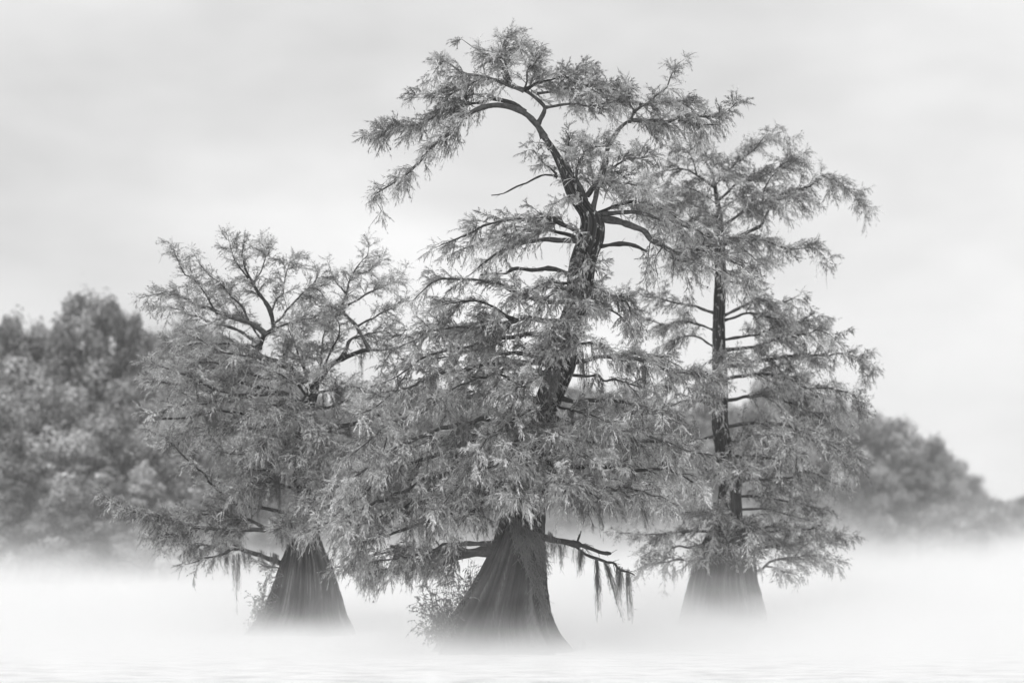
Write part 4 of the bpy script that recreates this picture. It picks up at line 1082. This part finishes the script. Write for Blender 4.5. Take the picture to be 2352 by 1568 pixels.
# ------------------------------------------------------------------ air: even haze, and low mist lying on the lake
def box(name, lo, hi, mat):
    x0, y0, z0 = lo; x1, y1, z1 = hi
    v = [(x0, y0, z0), (x1, y0, z0), (x1, y1, z0), (x0, y1, z0), (x0, y0, z1), (x1, y0, z1), (x1, y1, z1), (x0, y1, z1)]
    q = [(0, 3, 2, 1), (4, 5, 6, 7), (0, 1, 5, 4), (1, 2, 6, 5), (2, 3, 7, 6), (3, 0, 4, 7)]
    me = bpy.data.meshes.new(name); me.from_pydata(v, [], q); me.materials.append(mat)
    o = bpy.data.objects.new(name, me); COL.objects.link(o)
    return o


mh, th_, oh = new_mat("even_haze")
pv = th_.nodes.new("ShaderNodeVolumePrincipled")
pv.inputs['Color'].default_value = (0.97, 0.97, 0.97, 1)
pv.inputs['Density'].default_value = 0.0004
th_.links.new(pv.outputs[0], oh.inputs['Volume'])
haze = box("haze", (-720, -80, -1), (720, 1320, 26), mh)
tag(haze, "thin pale haze filling the air over the lake", "haze", kind="stuff")

mm, tm, om = new_mat("lake_mist")
pv = tm.nodes.new("ShaderNodeVolumePrincipled")
pv.inputs['Color'].default_value = (1, 1, 1, 1)
geo_n = tm.nodes.new("ShaderNodeNewGeometry")
sx = tm.nodes.new("ShaderNodeSeparateXYZ")
tm.links.new(geo_n.outputs['Position'], sx.inputs[0])


def mth(op, a, b=None, clamp=False):
    n = tm.nodes.new("ShaderNodeMath"); n.operation = op; n.use_clamp = clamp
    for i, v in enumerate((a, b)):
        if v is None: continue
        if isinstance(v, (int, float)): n.inputs[i].default_value = v
        else: tm.links.new(v, n.inputs[i])
    return n.outputs[0]


# scale height grows away from the near water: 0.4 m near, about 0.9 m by the far wood
far_f = mth('MULTIPLY', mth('SUBTRACT', sx.outputs[1], 80.0), 1 / 35.0, True)
right_f = mth('MULTIPLY', mth('ADD', sx.outputs[0], 3.0), 1 / 9.0, True)
near_f = mth('MULTIPLY', mth('SUBTRACT', sx.outputs[1], 42.0), 1 / 15.0, True)
gone_f = mth('MULTIPLY', mth('SUBTRACT', sx.outputs[1], 80.0), 1 / 35.0, True)
d_0 = mth('SUBTRACT', mth('ADD', mth('MULTIPLY', near_f, 0.36), 0.045), mth('MULTIPLY', gone_f, 0.345))
bank = mth('MULTIPLY', mth('MULTIPLY', mth('MULTIPLY', mth('SUBTRACT', sx.outputs[1], 60.0), 1 / 8.0, True), mth('MULTIPLY', mth('SUBTRACT', 112.0, sx.outputs[1]), 1 / 25.0, True)), right_f)
sh = mth('ADD', mth('MULTIPLY', far_f, mth('ADD', mth('MULTIPLY', right_f, 0.05), 0.62)), mth('ADD', mth('MULTIPLY', bank, 0.20), 0.38))
nm_ = tm.nodes.new("ShaderNodeMapping"); nm_.inputs['Scale'].default_value = (0.22, 0.07, 0.55)
tm.links.new(geo_n.outputs['Position'], nm_.inputs[0])
nn = tm.nodes.new("ShaderNodeTexNoise"); nn.inputs['Scale'].default_value = 1.0; nn.inputs['Detail'].default_value = 3.0
tm.links.new(nm_.outputs[0], nn.inputs[0])
zz = mth('MAXIMUM', sx.outputs[2], 0.0)
shn = mth('MULTIPLY', sh, mth('MAXIMUM', mth('ADD', mth('MULTIPLY', nn.outputs['Fac'], 2.6), -0.35), 0.25))
ex = mth('EXPONENT', mth('MULTIPLY', mth('DIVIDE', zz, shn), -1.0))
tm.links.new(mth('MULTIPLY', ex, d_0), pv.inputs['Density'])
tm.links.new(pv.outputs[0], om.inputs['Volume'])
mm.cycles.volume_step_rate = 0.2
mist = box("mist", (-160, -20, -0.5), (200, 460, 6), mm)
tag(mist, "low white mist lying on the lake round the trunks", "mist", kind="stuff")
